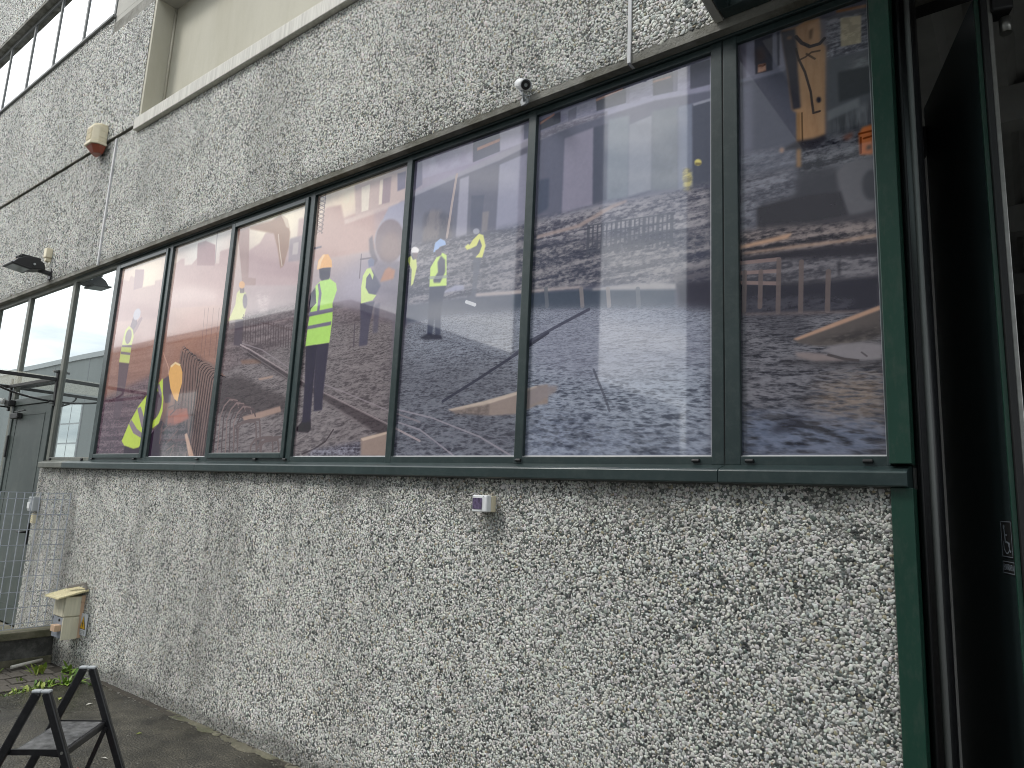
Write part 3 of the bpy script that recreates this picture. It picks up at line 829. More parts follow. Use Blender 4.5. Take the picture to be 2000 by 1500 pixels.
('L',[(-5.153,1.779),(-5.131,2.373),(-5.126,2.440),(-5.086,2.474),(-5.015,2.476),(-4.935,2.456)],0.0085,(60,46,52),0.9,0.003),
('L',[(-5.137,1.779),(-5.115,2.370),(-5.109,2.437),(-5.070,2.471),(-4.999,2.474),(-4.919,2.453)],0.0085,(142,114,106),0.9,0.003),
('L',[(-5.118,1.779),(-5.096,2.356),(-5.091,2.423),(-5.052,2.457),(-4.981,2.460),(-4.901,2.440)],0.0085,(60,46,52),0.9,0.003),
('L',[(-5.102,1.779),(-5.080,2.354),(-5.074,2.421),(-5.036,2.454),(-4.965,2.457),(-4.886,2.437)],0.0085,(142,114,106),0.9,0.003),
('L',[(-5.083,1.779),(-5.061,2.340),(-5.056,2.407),(-5.017,2.440),(-4.947,2.443),(-4.868,2.423)],0.0085,(60,46,52),0.9,0.003),
('L',[(-5.067,1.779),(-5.045,2.337),(-5.040,2.404),(-5.001,2.438),(-4.931,2.441),(-4.853,2.421)],0.0085,(142,114,106),0.9,0.003),
('L',[(-5.049,1.779),(-5.027,2.324),(-5.021,2.390),(-4.983,2.424),(-4.913,2.427),(-4.835,2.407)],0.0085,(60,46,52),0.9,0.003),
('L',[(-5.033,1.779),(-5.011,2.321),(-5.006,2.388),(-4.967,2.421),(-4.898,2.424),(-4.820,2.405)],0.0085,(142,114,106),0.9,0.003),
('L',[(-5.015,1.779),(-4.993,2.308),(-4.987,2.374),(-4.949,2.407),(-4.880,2.411),(-4.802,2.391)],0.0085,(60,46,52),0.9,0.003),
('L',[(-4.999,1.779),(-4.977,2.305),(-4.972,2.371),(-4.934,2.405),(-4.865,2.408),(-4.787,2.389)],0.0085,(142,114,106),0.9,0.003),
('L',[(-4.981,1.779),(-4.959,2.292),(-4.953,2.358),(-4.916,2.391),(-4.847,2.394),(-4.770,2.375)],0.0085,(60,46,52),0.9,0.003),
('L',[(-5.223,2.975),(-5.196,2.564)],0.008,(120,92,90),0.6,0.003),
('L',[(-5.168,2.968),(-5.142,2.559)],0.008,(120,92,90),0.6,0.003),
('L',[(-5.092,2.957),(-5.068,2.553)],0.008,(120,92,90),0.6,0.003),
('L',[(-5.007,2.946),(-4.984,2.545)],0.008,(120,92,90),0.6,0.003),
('T',[(-5.469,2.106),(-4.924,2.155),(-4.915,1.779),(-5.527,1.779)],(62,50,55),(120,98,96),24,9,2.4,0.35,0.03,41,0),
('P',[(-6.263,1.878),(-5.922,1.920),(-5.695,2.085),(-5.554,1.994),(-5.584,1.776),(-6.265,1.775)],(66,54,70),0.95,0.01),
('P',[(-5.764,2.439),(-5.944,2.333),(-6.102,2.221),(-6.238,2.071),(-6.330,1.921),(-6.270,1.880),(-6.092,1.851),(-5.999,1.861),(-5.946,1.916),(-5.945,2.003),(-5.828,2.022),(-5.732,2.057),(-5.696,2.159),(-5.714,2.293)],(186,210,62),1,0.006),
('P',[(-5.732,2.191),(-5.742,2.164),(-5.756,2.140),(-5.776,2.118),(-5.799,2.102),(-5.824,2.090),(-5.851,2.085),(-5.878,2.086),(-5.904,2.093),(-5.927,2.106),(-5.946,2.124),(-5.960,2.147),(-5.969,2.173),(-5.971,2.201),(-5.968,2.229),(-5.958,2.257),(-5.943,2.282),(-5.923,2.304),(-5.899,2.320),(-5.873,2.331),(-5.846,2.336),(-5.819,2.334),(-5.793,2.327),(-5.771,2.313),(-5.752,2.295),(-5.739,2.272),(-5.731,2.246),(-5.728,2.219)],(98,80,98),0.95,0.008),
('P',[(-6.122,2.199),(-6.061,2.212),(-5.931,2.062),(-5.806,1.999),(-5.844,1.971),(-6.001,2.034)],(138,118,138),0.95,0.004),
('P',[(-6.241,2.072),(-6.197,2.101),(-6.077,2.021),(-5.936,1.969),(-5.958,1.935),(-6.131,1.984)],(138,118,138),0.95,0.004),
('P',[(-5.858,2.380),(-5.815,2.402),(-5.748,2.310),(-5.748,2.265)],(138,118,138),0.95,0.004),
('P',[(-5.756,2.431),(-5.674,2.455),(-5.591,2.360),(-5.586,2.228),(-5.672,2.224),(-5.730,2.309)],(96,78,88),1,0.008),
('P',[(-5.677,2.471),(-5.663,2.530),(-5.590,2.563),(-5.507,2.539),(-5.452,2.469),(-5.436,2.380),(-5.458,2.308),(-5.472,2.229),(-5.529,2.254),(-5.616,2.347)],(232,166,84),1,0.005),
('P',[(-5.665,2.538),(-5.591,2.566),(-5.491,2.534),(-5.511,2.524),(-5.586,2.548),(-5.643,2.521)],(240,210,160),0.8,0.004),
('P',[(-5.598,2.162),(-5.305,2.171),(-5.257,2.082),(-5.504,2.021),(-5.587,2.009)],(158,92,80),0.95,0.01),
('P',[(-5.498,2.107),(-5.314,2.150),(-5.275,2.099),(-5.480,2.035)],(178,100,82),0.8,0.008),
('T',[(-5.713,2.041),(-5.316,2.044),(-5.164,1.861),(-5.305,1.779),(-5.643,1.779)],(48,40,48),(110,92,98),14,14,3,0.8,0.02,42,0),
('L',[(-5.559,2.124),(-5.410,2.205),(-5.306,2.228)],0.014,(112,84,84),0.9,0.003),
('L',[(-5.642,1.996),(-5.540,2.051)],0.014,(112,84,84),0.9,0.003),
('L',[(-5.604,2.184),(-5.361,2.231)],0.014,(112,84,84),0.9,0.003),
('L',[(-5.463,2.193),(-5.305,2.171)],0.014,(112,84,84),0.9,0.003),
('L',[(-5.672,2.055),(-5.674,1.894)],0.014,(112,84,84),0.9,0.003),
('L',[(-5.557,1.893),(-5.412,1.990)],0.014,(112,84,84),0.9,0.003),
('L',[(-5.474,1.793),(-5.440,1.877),(-5.542,1.836)],0.014,(112,84,84),0.9,0.003),
('L',[(-5.818,2.665),(-5.683,2.516),(-5.683,2.471)],0.012,(206,150,130),0.8,0.003),
('P',[(-5.295,1.960),(-5.260,1.970),(-5.105,1.776),(-5.184,1.776)],(200,158,136),0.95,0.006),
('P',[(-4.734,2.826),(-4.623,2.813),(-4.606,2.599),(-4.718,2.616)],(92,80,92),0.9,0.008),
('P',[(-4.757,3.029),(-4.709,3.056),(-4.633,3.011),(-4.597,2.930),(-4.622,2.809),(-4.832,2.820),(-4.759,2.937)],(204,206,130),0.95,0.006),
('P',[(-4.599,2.942),(-4.597,2.929),(-4.597,2.917),(-4.599,2.906),(-4.602,2.898),(-4.607,2.891),(-4.612,2.888),(-4.619,2.887),(-4.627,2.890),(-4.634,2.895),(-4.641,2.903),(-4.648,2.913),(-4.654,2.925),(-4.659,2.938),(-4.663,2.951),(-4.664,2.964),(-4.664,2.976),(-4.663,2.987),(-4.660,2.996),(-4.655,3.002),(-4.649,3.005),(-4.642,3.006),(-4.635,3.003),(-4.627,2.998),(-4.620,2.990),(-4.613,2.980),(-4.607,2.968),(-4.602,2.955)],(112,98,120),0.9,0.006),
('P',[(-4.727,3.068),(-4.663,3.058),(-4.654,3.014),(-4.713,3.022)],(110,92,98),0.9,0.005),
('P',[(-4.659,3.079),(-4.659,3.072),(-4.660,3.066),(-4.664,3.061),(-4.669,3.058),(-4.676,3.055),(-4.684,3.054),(-4.693,3.055),(-4.702,3.057),(-4.711,3.060),(-4.720,3.065),(-4.727,3.071),(-4.733,3.077),(-4.738,3.084),(-4.740,3.091),(-4.740,3.098),(-4.738,3.104),(-4.735,3.109),(-4.729,3.113),(-4.722,3.115),(-4.714,3.116),(-4.705,3.115),(-4.696,3.113),(-4.687,3.109),(-4.679,3.105),(-4.671,3.099),(-4.665,3.092),(-4.661,3.086)],(218,156,96),1,0.005),
('L',[(-4.633,2.841),(-4.601,2.639)],0.009,(88,74,80),0.75,0.003),
('L',[(-4.598,2.831),(-4.567,2.632)],0.009,(88,74,80),0.75,0.003),
('L',[(-4.563,2.821),(-4.533,2.626)],0.009,(88,74,80),0.75,0.003),
('L',[(-4.529,2.812),(-4.500,2.619)],0.009,(88,74,80),0.75,0.003),
('L',[(-4.494,2.802),(-4.466,2.613)],0.009,(88,74,80),0.75,0.003),
('L',[(-4.460,2.792),(-4.433,2.607)],0.009,(88,74,80),0.75,0.003),
('L',[(-4.427,2.783),(-4.400,2.600)],0.009,(88,74,80),0.75,0.003),
('L',[(-4.393,2.773),(-4.368,2.594)],0.009,(88,74,80),0.75,0.003),
('L',[(-4.360,2.764),(-4.335,2.588)],0.009,(88,74,80),0.75,0.003),
('L',[(-4.327,2.755),(-4.303,2.582)],0.009,(88,74,80),0.75,0.003),
('L',[(-4.295,2.746),(-4.272,2.576)],0.009,(88,74,80),0.75,0.003),
('L',[(-4.262,2.737),(-4.240,2.570)],0.009,(88,74,80),0.75,0.003),
('L',[(-4.230,2.728),(-4.209,2.564)],0.009,(88,74,80),0.75,0.003),
('L',[(-4.199,2.719),(-4.178,2.558)],0.009,(88,74,80),0.75,0.003),
('L',[(-4.167,2.710),(-4.147,2.552)],0.009,(88,74,80),0.75,0.003),
('L',[(-4.136,2.701),(-4.116,2.547)],0.009,(88,74,80),0.75,0.003),
('L',[(-4.105,2.692),(-4.086,2.541)],0.009,(88,74,80),0.75,0.003),
('L',[(-4.074,2.684),(-4.056,2.535)],0.009,(88,74,80),0.75,0.003),
('L',[(-4.044,2.675),(-4.026,2.529)],0.009,(88,74,80),0.75,0.003),
('L',[(-4.014,2.667),(-3.997,2.524)],0.009,(88,74,80),0.75,0.003),
('L',[(-3.984,2.658),(-3.967,2.518)],0.009,(88,74,80),0.75,0.003),
('L',[(-4.643,2.823),(-3.970,2.642)],0.009,(100,84,88),0.7,0.003),
('T',[(-4.497,2.990),(-4.321,2.964),(-4.319,2.818),(-4.418,2.831)],(176,150,152),(222,204,200),20,20,2,0.5,0.03,43,0),
('P',[(-4.495,2.068),(-4.050,2.126),(-4.032,2.087),(-4.449,2.024)],(168,136,124),0.95,0.006),
('P',[(-4.352,2.338),(-4.166,2.347),(-4.175,2.330),(-4.325,2.322)],(170,140,128),0.9,0.005),
('P',[(-4.603,2.491),(-4.355,2.484),(-4.324,2.446),(-4.571,2.459)],(140,98,80),0.6,0.01),
('L',[(-4.826,1.811),(-4.834,2.094),(-4.798,2.172),(-4.728,2.219),(-4.630,2.205),(-4.599,2.154)],0.014,(96,80,84),0.9,0.003),
('L',[(-4.771,1.811),(-4.786,2.080),(-4.750,2.157),(-4.681,2.203),(-4.584,2.190),(-4.554,2.140)],0.014,(136,112,112),0.9,0.003),
('L',[(-4.716,1.810),(-4.738,2.065),(-4.702,2.142),(-4.634,2.188),(-4.538,2.174),(-4.508,2.125)],0.014,(96,80,84),0.9,0.003),
('L',[(-4.661,1.810),(-4.691,2.050),(-4.655,2.127),(-4.588,2.173),(-4.493,2.160),(-4.464,2.110)],0.014,(136,112,112),0.9,0.003),
('L',[(-4.608,1.810),(-4.644,2.036),(-4.609,2.112),(-4.542,2.158),(-4.448,2.145),(-4.419,2.096)],0.014,(96,80,84),0.9,0.003),
('L',[(-4.555,1.810),(-4.598,2.022),(-4.563,2.097),(-4.497,2.143),(-4.404,2.130),(-4.376,2.082)],0.014,(136,112,112),0.9,0.003),
('L',[(-4.503,1.810),(-4.552,2.008),(-4.517,2.083),(-4.452,2.128),(-4.361,2.116),(-4.332,2.068)],0.014,(96,80,84),0.9,0.003),
('L',[(-4.554,1.807),(-4.577,1.979),(-4.534,2.017),(-4.438,2.028),(-4.323,2.030),(-4.302,1.965),(-4.272,1.806)],0.017,(112,96,98),0.95,0.003),
('L',[(-4.505,1.807),(-4.529,1.991),(-4.487,2.030),(-4.392,2.041),(-4.278,2.042),(-4.257,1.978),(-4.226,1.806)],0.017,(112,96,98),0.95,0.003),
('L',[(-4.347,1.806),(-4.346,1.863),(-4.306,1.901),(-4.215,1.913),(-4.107,1.917),(-4.087,1.854),(-4.079,1.805)],0.017,(112,96,98),0.95,0.003),
('L',[(-4.277,1.806),(-4.272,1.842),(-4.232,1.880),(-4.143,1.892),(-4.037,1.896),(-4.017,1.834),(-4.013,1.805)],0.017,(112,96,98),0.95,0.003),
('L',[(-4.219,1.806),(-4.217,1.862),(-4.178,1.899),(-4.090,1.911),(-3.985,1.915),(-3.966,1.853),(-3.958,1.805)],0.017,(112,96,98),0.95,0.003),
('L',[(-4.627,2.612),(-4.491,2.561),(-3.963,2.333),(-3.611,2.195),(-2.988,1.972),(-2.718,1.871)],0.012,(176,158,162),0.85,0.003),
('L',[(-4.603,2.619),(-4.342,2.547),(-3.855,2.321),(-3.438,2.197),(-2.997,2.055),(-2.728,1.978)],0.009,(150,136,144),0.7,0.003),
('P',[(-4.516,2.564),(-3.963,2.333),(-3.611,2.195),(-2.988,1.972),(-2.978,1.883),(-3.626,2.157),(-3.979,2.296),(-4.535,2.529)],(60,50,56),0.6,0.01),
('L',[(-4.595,2.579),(-3.957,2.295),(-3.541,2.115),(-3.136,1.938)],0.01,(120,108,112),0.7,0.003),
('L',[(-3.480,1.952),(-3.547,1.880),(-3.657,1.831),(-3.773,1.801)],0.012,(70,60,66),0.8,0.003),
('P',[(-3.217,1.893),(-2.992,1.929),(-2.984,1.787),(-3.205,1.793)],(158,134,124),0.95,0.006),
('P',[(-3.217,1.893),(-2.992,1.929),(-2.990,1.915),(-3.194,1.877)],(206,178,160),0.9,0.004),
('T',[(-3.657,1.831),(-3.215,1.875),(-3.204,1.784),(-3.730,1.784)],(64,60,74),(150,148,168),20,26,3,0.8,0.02,44,0),
('P',[(-3.863,1.974),(-3.807,2.018),(-3.716,2.028),(-3.706,1.958),(-3.733,1.939),(-3.848,1.946)],(58,50,58),0.95,0.008),
('P',[(-3.845,2.529),(-3.720,2.527),(-3.726,2.266),(-3.721,2.015),(-3.805,2.005),(-3.818,2.272)],(62,56,74),1,0.006),
('P',[(-3.730,2.526),(-3.603,2.526),(-3.615,2.195),(-3.611,2.081),(-3.694,2.078),(-3.722,2.266)],(68,62,80),1,0.006),
('P',[(-3.848,2.894),(-3.797,2.935),(-3.773,2.815),(-3.835,2.769),(-3.859,2.827)],(62,56,74),1,0.006),
('P',[(-3.806,2.940),(-3.752,2.969),(-3.662,2.972),(-3.587,2.925),(-3.571,2.877),(-3.604,2.792),(-3.590,2.691),(-3.599,2.524),(-3.851,2.526),(-3.846,2.675),(-3.831,2.782),(-3.779,2.816)],(172,224,92),1,0.005),
('P',[(-3.782,3.063),(-3.657,3.051),(-3.659,2.981),(-3.665,2.967),(-3.743,2.969),(-3.768,2.992)],(66,60,78),1,0.006),
('P',[(-3.806,3.057),(-3.801,3.120),(-3.754,3.155),(-3.699,3.148),(-3.655,3.096),(-3.644,3.046),(-3.736,3.058)],(236,168,92),1,0.004),
('P',[(-3.799,3.108),(-3.758,3.153),(-3.732,3.152),(-3.764,3.109),(-3.774,3.062),(-3.803,3.059)],(244,206,160),0.7,0.006),
('P',[(-3.846,2.760),(-3.594,2.760),(-3.594,2.732),(-3.846,2.730)],(118,106,140),0.95,0.004),
('P',[(-3.853,2.665),(-3.599,2.668),(-3.600,2.643),(-3.854,2.641)],(118,106,140),0.95,0.004),
('P',[(-3.782,2.950),(-3.762,2.955),(-3.730,2.877),(-3.736,2.749),(-3.761,2.748),(-3.760,2.881)],(118,106,140),0.95,0.004),
('P',[(-3.327,2.753),(-3.192,2.747),(-3.221,2.601),(-3.227,2.471),(-3.303,2.470),(-3.306,2.611)],(88,84,104),0.9,0.008),
('P',[(-3.189,2.722),(-3.141,2.727),(-3.140,2.542),(-3.186,2.541)],(96,92,112),0.7,0.01),
('P',[(-3.322,2.919),(-3.238,2.957),(-3.145,2.840),(-3.199,2.773),(-3.306,2.763)],(84,84,110),0.9,0.01),
('P',[(-3.330,2.863),(-3.323,2.933),(-3.291,2.974),(-3.255,2.975),(-3.220,2.922),(-3.227,2.891),(-3.258,2.941),(-3.288,2.914),(-3.287,2.850),(-3.253,2.806),(-3.179,2.785),(-3.211,2.755),(-3.319,2.750)],(196,218,118),1,0.005),
('P',[(-3.287,3.030),(-3.258,3.044),(-3.224,3.019),(-3.227,2.981),(-3.274,2.983)],(112,118,150),0.95,0.006),
('L',[(-3.362,2.618),(-3.354,2.478)],0.012,(96,86,96),0.8,0.003),
('P',[(-2.920,2.907),(-2.875,2.899),(-2.880,2.796),(-2.891,2.563),(-2.910,2.550)],(86,84,104),0.7,0.01),
('P',[(-2.927,2.976),(-2.900,2.990),(-2.876,2.959),(-2.851,2.962),(-2.840,2.908),(-2.862,2.808),(-2.880,2.796),(-2.883,2.900),(-2.920,2.955)],(204,216,110),1,0.005),
('P',[(-2.834,3.011),(-2.834,3.006),(-2.836,3.002),(-2.839,2.998),(-2.844,2.995),(-2.850,2.994),(-2.857,2.993),(-2.864,2.994),(-2.871,2.996),(-2.878,2.999),(-2.885,3.003),(-2.890,3.008),(-2.895,3.013),(-2.898,3.018),(-2.899,3.023),(-2.899,3.028),(-2.897,3.033),(-2.893,3.036),(-2.888,3.039),(-2.882,3.041),(-2.876,3.041),(-2.868,3.040),(-2.861,3.038),(-2.854,3.035),(-2.848,3.031),(-2.842,3.027),(-2.838,3.022),(-2.835,3.016)],(226,220,222),1,0.004),
('P',[(-2.885,3.006),(-2.840,2.997),(-2.845,2.961),(-2.873,2.966)],(120,100,110),0.9,0.005),
('P',[(-2.726,2.772),(-2.597,2.755),(-2.622,2.614),(-2.613,2.471),(-2.653,2.462),(-2.667,2.578),(-2.679,2.464),(-2.718,2.478),(-2.720,2.627)],(74,78,100),1,0.006),
('P',[(-2.778,2.471),(-2.709,2.487),(-2.606,2.466),(-2.595,2.441),(-2.735,2.452)],(66,66,80),0.9,0.006),
('P',[(-2.728,2.886),(-2.680,2.946),(-2.637,2.959),(-2.605,2.939),(-2.590,2.754),(-2.726,2.769)],(194,226,96),1,0.005),
('P',[(-2.650,2.944),(-2.614,2.912),(-2.608,2.839),(-2.642,2.780),(-2.693,2.788),(-2.699,2.808),(-2.664,2.846),(-2.673,2.908)],(70,72,96),1,0.006),
('P',[(-2.714,2.977),(-2.703,3.033),(-2.663,3.052),(-2.624,3.029),(-2.614,3.004),(-2.666,3.000),(-2.672,2.975)],(146,176,228),1,0.004),
('P',[(-2.699,2.983),(-2.651,2.997),(-2.647,2.947),(-2.680,2.941)],(92,84,100),1,0.005),
('L',[(-2.730,2.823),(-2.594,2.808)],0.018,(140,146,150),0.7,0.003),
('P',[(-2.401,2.887),(-2.342,2.884),(-2.360,2.756),(-2.370,2.608),(-2.402,2.626),(-2.395,2.762)],(88,92,112),0.8,0.008),
('P',[(-2.426,2.954),(-2.371,3.007),(-2.339,2.945),(-2.356,2.893),(-2.400,2.901)],(84,84,104),0.9,0.008),
('P',[(-2.469,2.962),(-2.446,2.977),(-2.434,2.967),(-2.412,2.994),(-2.369,3.021),(-2.337,3.006),(-2.317,2.941),(-2.335,2.875),(-2.387,2.885),(-2.360,2.905),(-2.343,2.946),(-2.363,2.989),(-2.381,2.953),(-2.419,2.944),(-2.450,2.941)],(216,216,96),1,0.005),
('P',[(-2.366,3.034),(-2.366,3.031),(-2.368,3.027),(-2.371,3.025),(-2.374,3.023),(-2.379,3.022),(-2.384,3.022),(-2.389,3.022),(-2.395,3.024),(-2.400,3.026),(-2.405,3.029),(-2.409,3.033),(-2.412,3.037),(-2.414,3.041),(-2.415,3.045),(-2.415,3.048),(-2.413,3.052),(-2.411,3.054),(-2.407,3.056),(-2.402,3.057),(-2.397,3.057),(-2.392,3.057),(-2.386,3.055),(-2.381,3.053),(-2.376,3.050),(-2.372,3.046),(-2.369,3.042),(-2.367,3.038)],(150,150,168),1,0.004),
('L',[(-2.433,2.637),(-2.370,2.611)],0.02,(220,220,224),0.8,0.003),
('L',[(-2.564,2.087),(-2.308,2.199),(-2.062,2.312),(-1.880,2.399)],0.016,(66,66,82),0.85,0.003),
('L',[(-2.098,2.298),(-1.973,2.373),(-1.788,2.440),(-1.647,2.489)],0.016,(84,84,104),0.85,0.003),
('P',[(-2.520,2.037),(-2.266,2.069),(-2.051,2.107),(-1.934,2.133),(-1.869,2.138),(-1.864,2.041),(-1.929,2.037),(-2.045,1.997),(-2.214,1.995),(-2.463,2.019)],(158,138,130),0.95,0.008),
('P',[(-2.520,2.040),(-2.267,2.075),(-2.051,2.113),(-1.934,2.135),(-1.934,2.123),(-2.050,2.096),(-2.265,2.052),(-2.481,2.031)],(206,184,168),0.9,0.004),
('P',[(-1.994,2.112),(-1.932,2.130),(-1.813,2.128),(-1.815,2.101),(-1.901,2.059),(-1.989,2.024)],(150,138,140),0.9,0.01),
('T',[(-2.498,2.034),(-2.234,2.058),(-2.230,1.998),(-2.462,2.006)],(84,76,78),(150,132,126),10,14,3,0.5,0.01,45,0),
('L',[(-2.929,2.059),(-2.638,1.999),(-2.286,1.887),(-2.078,1.790)],0.009,(160,150,162),0.75,0.003),
('L',[(-2.901,1.981),(-2.724,1.935),(-2.462,1.790)],0.009,(160,150,162),0.75,0.003),
('L',[(-2.780,1.936),(-2.535,1.839)],0.005,(130,128,146),0.5,0.003),
('L',[(-2.406,1.940),(-2.066,1.847)],0.005,(130,128,146),0.5,0.003),
('L',[(-2.541,1.917),(-2.401,1.876)],0.005,(130,128,146),0.5,0.003),
('L',[(-2.809,1.842),(-2.691,1.788)],0.005,(130,128,146),0.5,0.003),
('L',[(-1.612,2.191),(-1.550,2.060),(-1.523,1.993)],0.012,(86,88,104),0.7,0.003),
('P',[(-0.911,3.605),(-0.839,3.604),(-0.662,3.586),(-0.666,3.398),(-0.719,3.414),(-0.842,3.424),(-0.913,3.434)],(138,138,158),0.95,0.008),
('P',[(-0.911,3.605),(-0.882,3.604),(-0.884,3.432),(-0.913,3.434)],(108,106,124),0.9,0.008),
('P',[(-0.845,3.603),(-0.766,3.602),(-0.769,3.428),(-0.844,3.436)],(82,83,94),1,0.005),
('P',[(-0.766,3.602),(-0.742,3.600),(-0.745,3.431),(-0.769,3.428)],(120,122,140),1,0.006),
('P',[(-0.750,3.600),(-0.738,3.599),(-0.742,3.441),(-0.750,3.443)],(76,78,90),0.9,0.004),
('T',[(-0.832,3.479),(-0.798,3.474),(-0.798,3.435),(-0.833,3.440)],(110,78,70),(196,150,130),30,30,3,1,0.004,51,0),
('P',[(-0.840,3.557),(-0.812,3.554),(-0.799,3.509),(-0.813,3.484),(-0.834,3.484)],(104,84,78),0.6,0.02),
('P',[(-0.913,3.426),(-0.842,3.424),(-0.719,3.421),(-0.666,3.398),(-0.676,2.967),(-0.917,2.980)],(100,102,118),0.95,0.01),
('P',[(-0.913,3.436),(-0.842,3.430),(-0.718,3.423),(-0.719,3.408),(-0.842,3.413),(-0.913,3.418)],(132,134,154),0.9,0.006),
('P',[(-0.911,3.410),(-0.855,3.401),(-0.863,3.041),(-0.914,3.040)],(124,126,146),0.8,0.02),
('T',[(-0.914,3.085),(-0.674,3.060),(-0.676,2.967),(-0.715,2.956),(-0.917,2.965)],(92,94,108),(140,142,158),5,26,2.4,0.8,0.03,52,0.1),
('T',[(-0.553,3.579),(-0.387,3.559),(-0.393,3.381),(-0.555,3.399)],(84,85,96),(150,150,162),34,34,3.4,1,0.008,53,0),
('P',[(-0.515,3.604),(-0.397,3.582),(-0.398,3.567),(-0.515,3.591)],(166,112,78),0.9,0.005),
('P',[(-0.578,3.597),(-0.395,3.566),(-0.396,3.548),(-0.553,3.575)],(84,84,94),0.9,0.006),
('P',[(-0.500,3.562),(-0.424,3.542),(-0.429,3.423),(-0.501,3.434)],(196,182,152),1,0.004),
('T',[(-0.500,3.562),(-0.424,3.542),(-0.429,3.423),(-0.501,3.434)],(196,182,152),(130,120,104),36,36,7,0.35,0.004,54,0),
('P',[(-0.555,3.399),(-0.393,3.381),(-0.397,3.199),(-0.420,3.041),(-0.565,3.043)],(96,99,106),0.95,0.01),
('T',[(-0.480,3.357),(-0.394,3.374),(-0.398,3.263),(-0.457,3.306)],(96,99,106),(140,142,148),16,16,2.4,0.8,0.03,55,0),
('P',[(-0.517,3.326),(-0.399,3.312),(-0.401,3.197),(-0.517,3.194)],(74,77,82),0.95,0.006),
('P',[(-0.561,3.170),(-0.444,3.189),(-0.444,3.149),(-0.563,3.126)],(124,127,134),0.9,0.006),
('T',[(-0.547,3.122),(-0.399,3.158),(-0.402,3.063),(-0.443,3.048),(-0.538,3.041)],(80,82,88),(124,126,134),30,4,2.4,0.9,0.02,56,0),
('T',[(-0.674,3.046),(-0.562,3.056),(-0.431,3.051),(-0.404,2.947),(-0.406,2.900),(-0.591,2.888),(-0.677,2.910)],(62,63,70),(128,128,138),18,18,3,0.9,0.03,57,0),
('P',[(-0.508,3.043),(-0.472,3.053),(-0.473,3.029),(-0.497,3.022)],(146,92,78),0.7,0.01),
('P',[(-0.450,3.039),(-0.436,3.061),(-0.401,3.062),(-0.404,2.939),(-0.449,2.949)],(216,116,68),1,0.006),
('L',[(-0.449,3.037),(-0.402,3.036)],0.008,(130,66,46),0.9,0.003),
('L',[(-0.444,3.019),(-0.446,2.956)],0.008,(130,66,46),0.9,0.003),
('L',[(-0.433,3.013),(-0.402,3.015)],0.008,(130,66,46),0.9,0.003),
('P',[(-0.425,2.980),(-0.408,2.981),(-0.409,2.961),(-0.426,2.962)],(90,74,66),0.9,0.006),
('P',[(-0.917,2.980),(-0.689,2.964),(-0.677,2.910),(-0.691,2.850),(-0.795,2.850),(-0.843,2.825),(-0.851,2.729),(-0.920,2.714)],(104,105,118),0.9,0.02),
('T',[(-0.917,2.980),(-0.689,2.956),(-0.691,2.850),(-0.843,2.828),(-0.851,2.729),(-0.920,2.714)],(78,78,90),(146,146,160),6,26,2.6,0.8,0.03,58,0.08),
('P',[(-0.677,2.939),(-0.529,2.934),(-0.515,2.807),(-0.679,2.833)],(76,76,84),0.9,0.03),
('P',[(-0.536,2.895),(-0.511,2.926),(-0.453,2.934),(-0.399,2.924),(-0.404,2.717),(-0.449,2.711),(-0.495,2.713),(-0.524,2.802)],(112,110,118),0.95,0.012),
('P',[(-0.383,2.808),(-0.385,2.794),(-0.388,2.782),(-0.392,2.771),(-0.397,2.762),(-0.403,2.756),(-0.410,2.753),(-0.417,2.754),(-0.424,2.757),(-0.430,2.763),(-0.436,2.772),(-0.440,2.783),(-0.444,2.795),(-0.446,2.809),(-0.446,2.823),(-0.445,2.837),(-0.442,2.850),(-0.438,2.861),(-0.432,2.869),(-0.426,2.875),(-0.419,2.878),(-0.412,2.878),(-0.405,2.874),(-0.399,2.868),(-0.393,2.859),(-0.389,2.848),(-0.385,2.835),(-0.384,2.822)],(74,74,82),0.95,0.01),
('P',[(-0.844,2.823),(-0.642,2.829),(-0.521,2.816),(-0.500,2.714),(-0.632,2.709),(-0.844,2.726)],(70,68,75),1,0.008),
('P',[(-0.732,3.600),(-0.672,3.594),(-0.635,3.606),(-0.578,3.597),(-0.579,3.484),(-0.559,3.458),(-0.572,3.073),(-0.592,3.058),(-0.676,3.067),(-0.677,3.200),(-0.696,3.221),(-0.717,3.486)],(186,142,106),1,0.006),
('P',[(-0.678,3.201),(-0.663,3.196),(-0.666,2.957),(-0.683,2.962)],(160,120,84),0.95,0.006),
('L',[(-0.657,3.194),(-0.658,3.070)],0.006,(84,68,56),0.8,0.003),
('T',[(-0.662,3.586),(-0.578,3.582),(-0.563,3.448),(-0.573,3.073),(-0.648,3.074)],(186,142,106),(140,98,68),20,3,2,0.5,0.02,59,0),
('P',[(-0.616,3.583),(-0.592,3.573),(-0.598,3.552),(-0.579,3.529),(-0.587,3.495),(-0.612,3.490)],(196,150,112),0.8,0.01),
('P',[(-0.620,3.554),(-0.604,3.562),(-0.612,3.512),(-0.621,3.516)],(96,74,60),0.8,0.006),
('P',[(-0.735,3.597),(-0.675,3.588),(-0.669,3.490),(-0.669,3.399),(-0.660,3.217),(-0.694,3.219),(-0.712,3.407),(-0.725,3.504)],(78,77,86),1,0.006),
('P',[(-0.709,3.563),(-0.689,3.558),(-0.691,3.544),(-0.708,3.550)],(150,110,90),0.8,0.006),
('L',[(-0.673,3.549),(-0.651,3.511),(-0.619,3.481),(-0.581,3.479),(-0.563,3.496)],0.014,(70,66,72),0.95,0.003),
('L',[(-0.674,3.492),(-0.665,3.443),(-0.641,3.373),(-0.621,3.277),(-0.613,3.179),(-0.589,3.179)],0.009,(74,68,70),0.9,0.003),
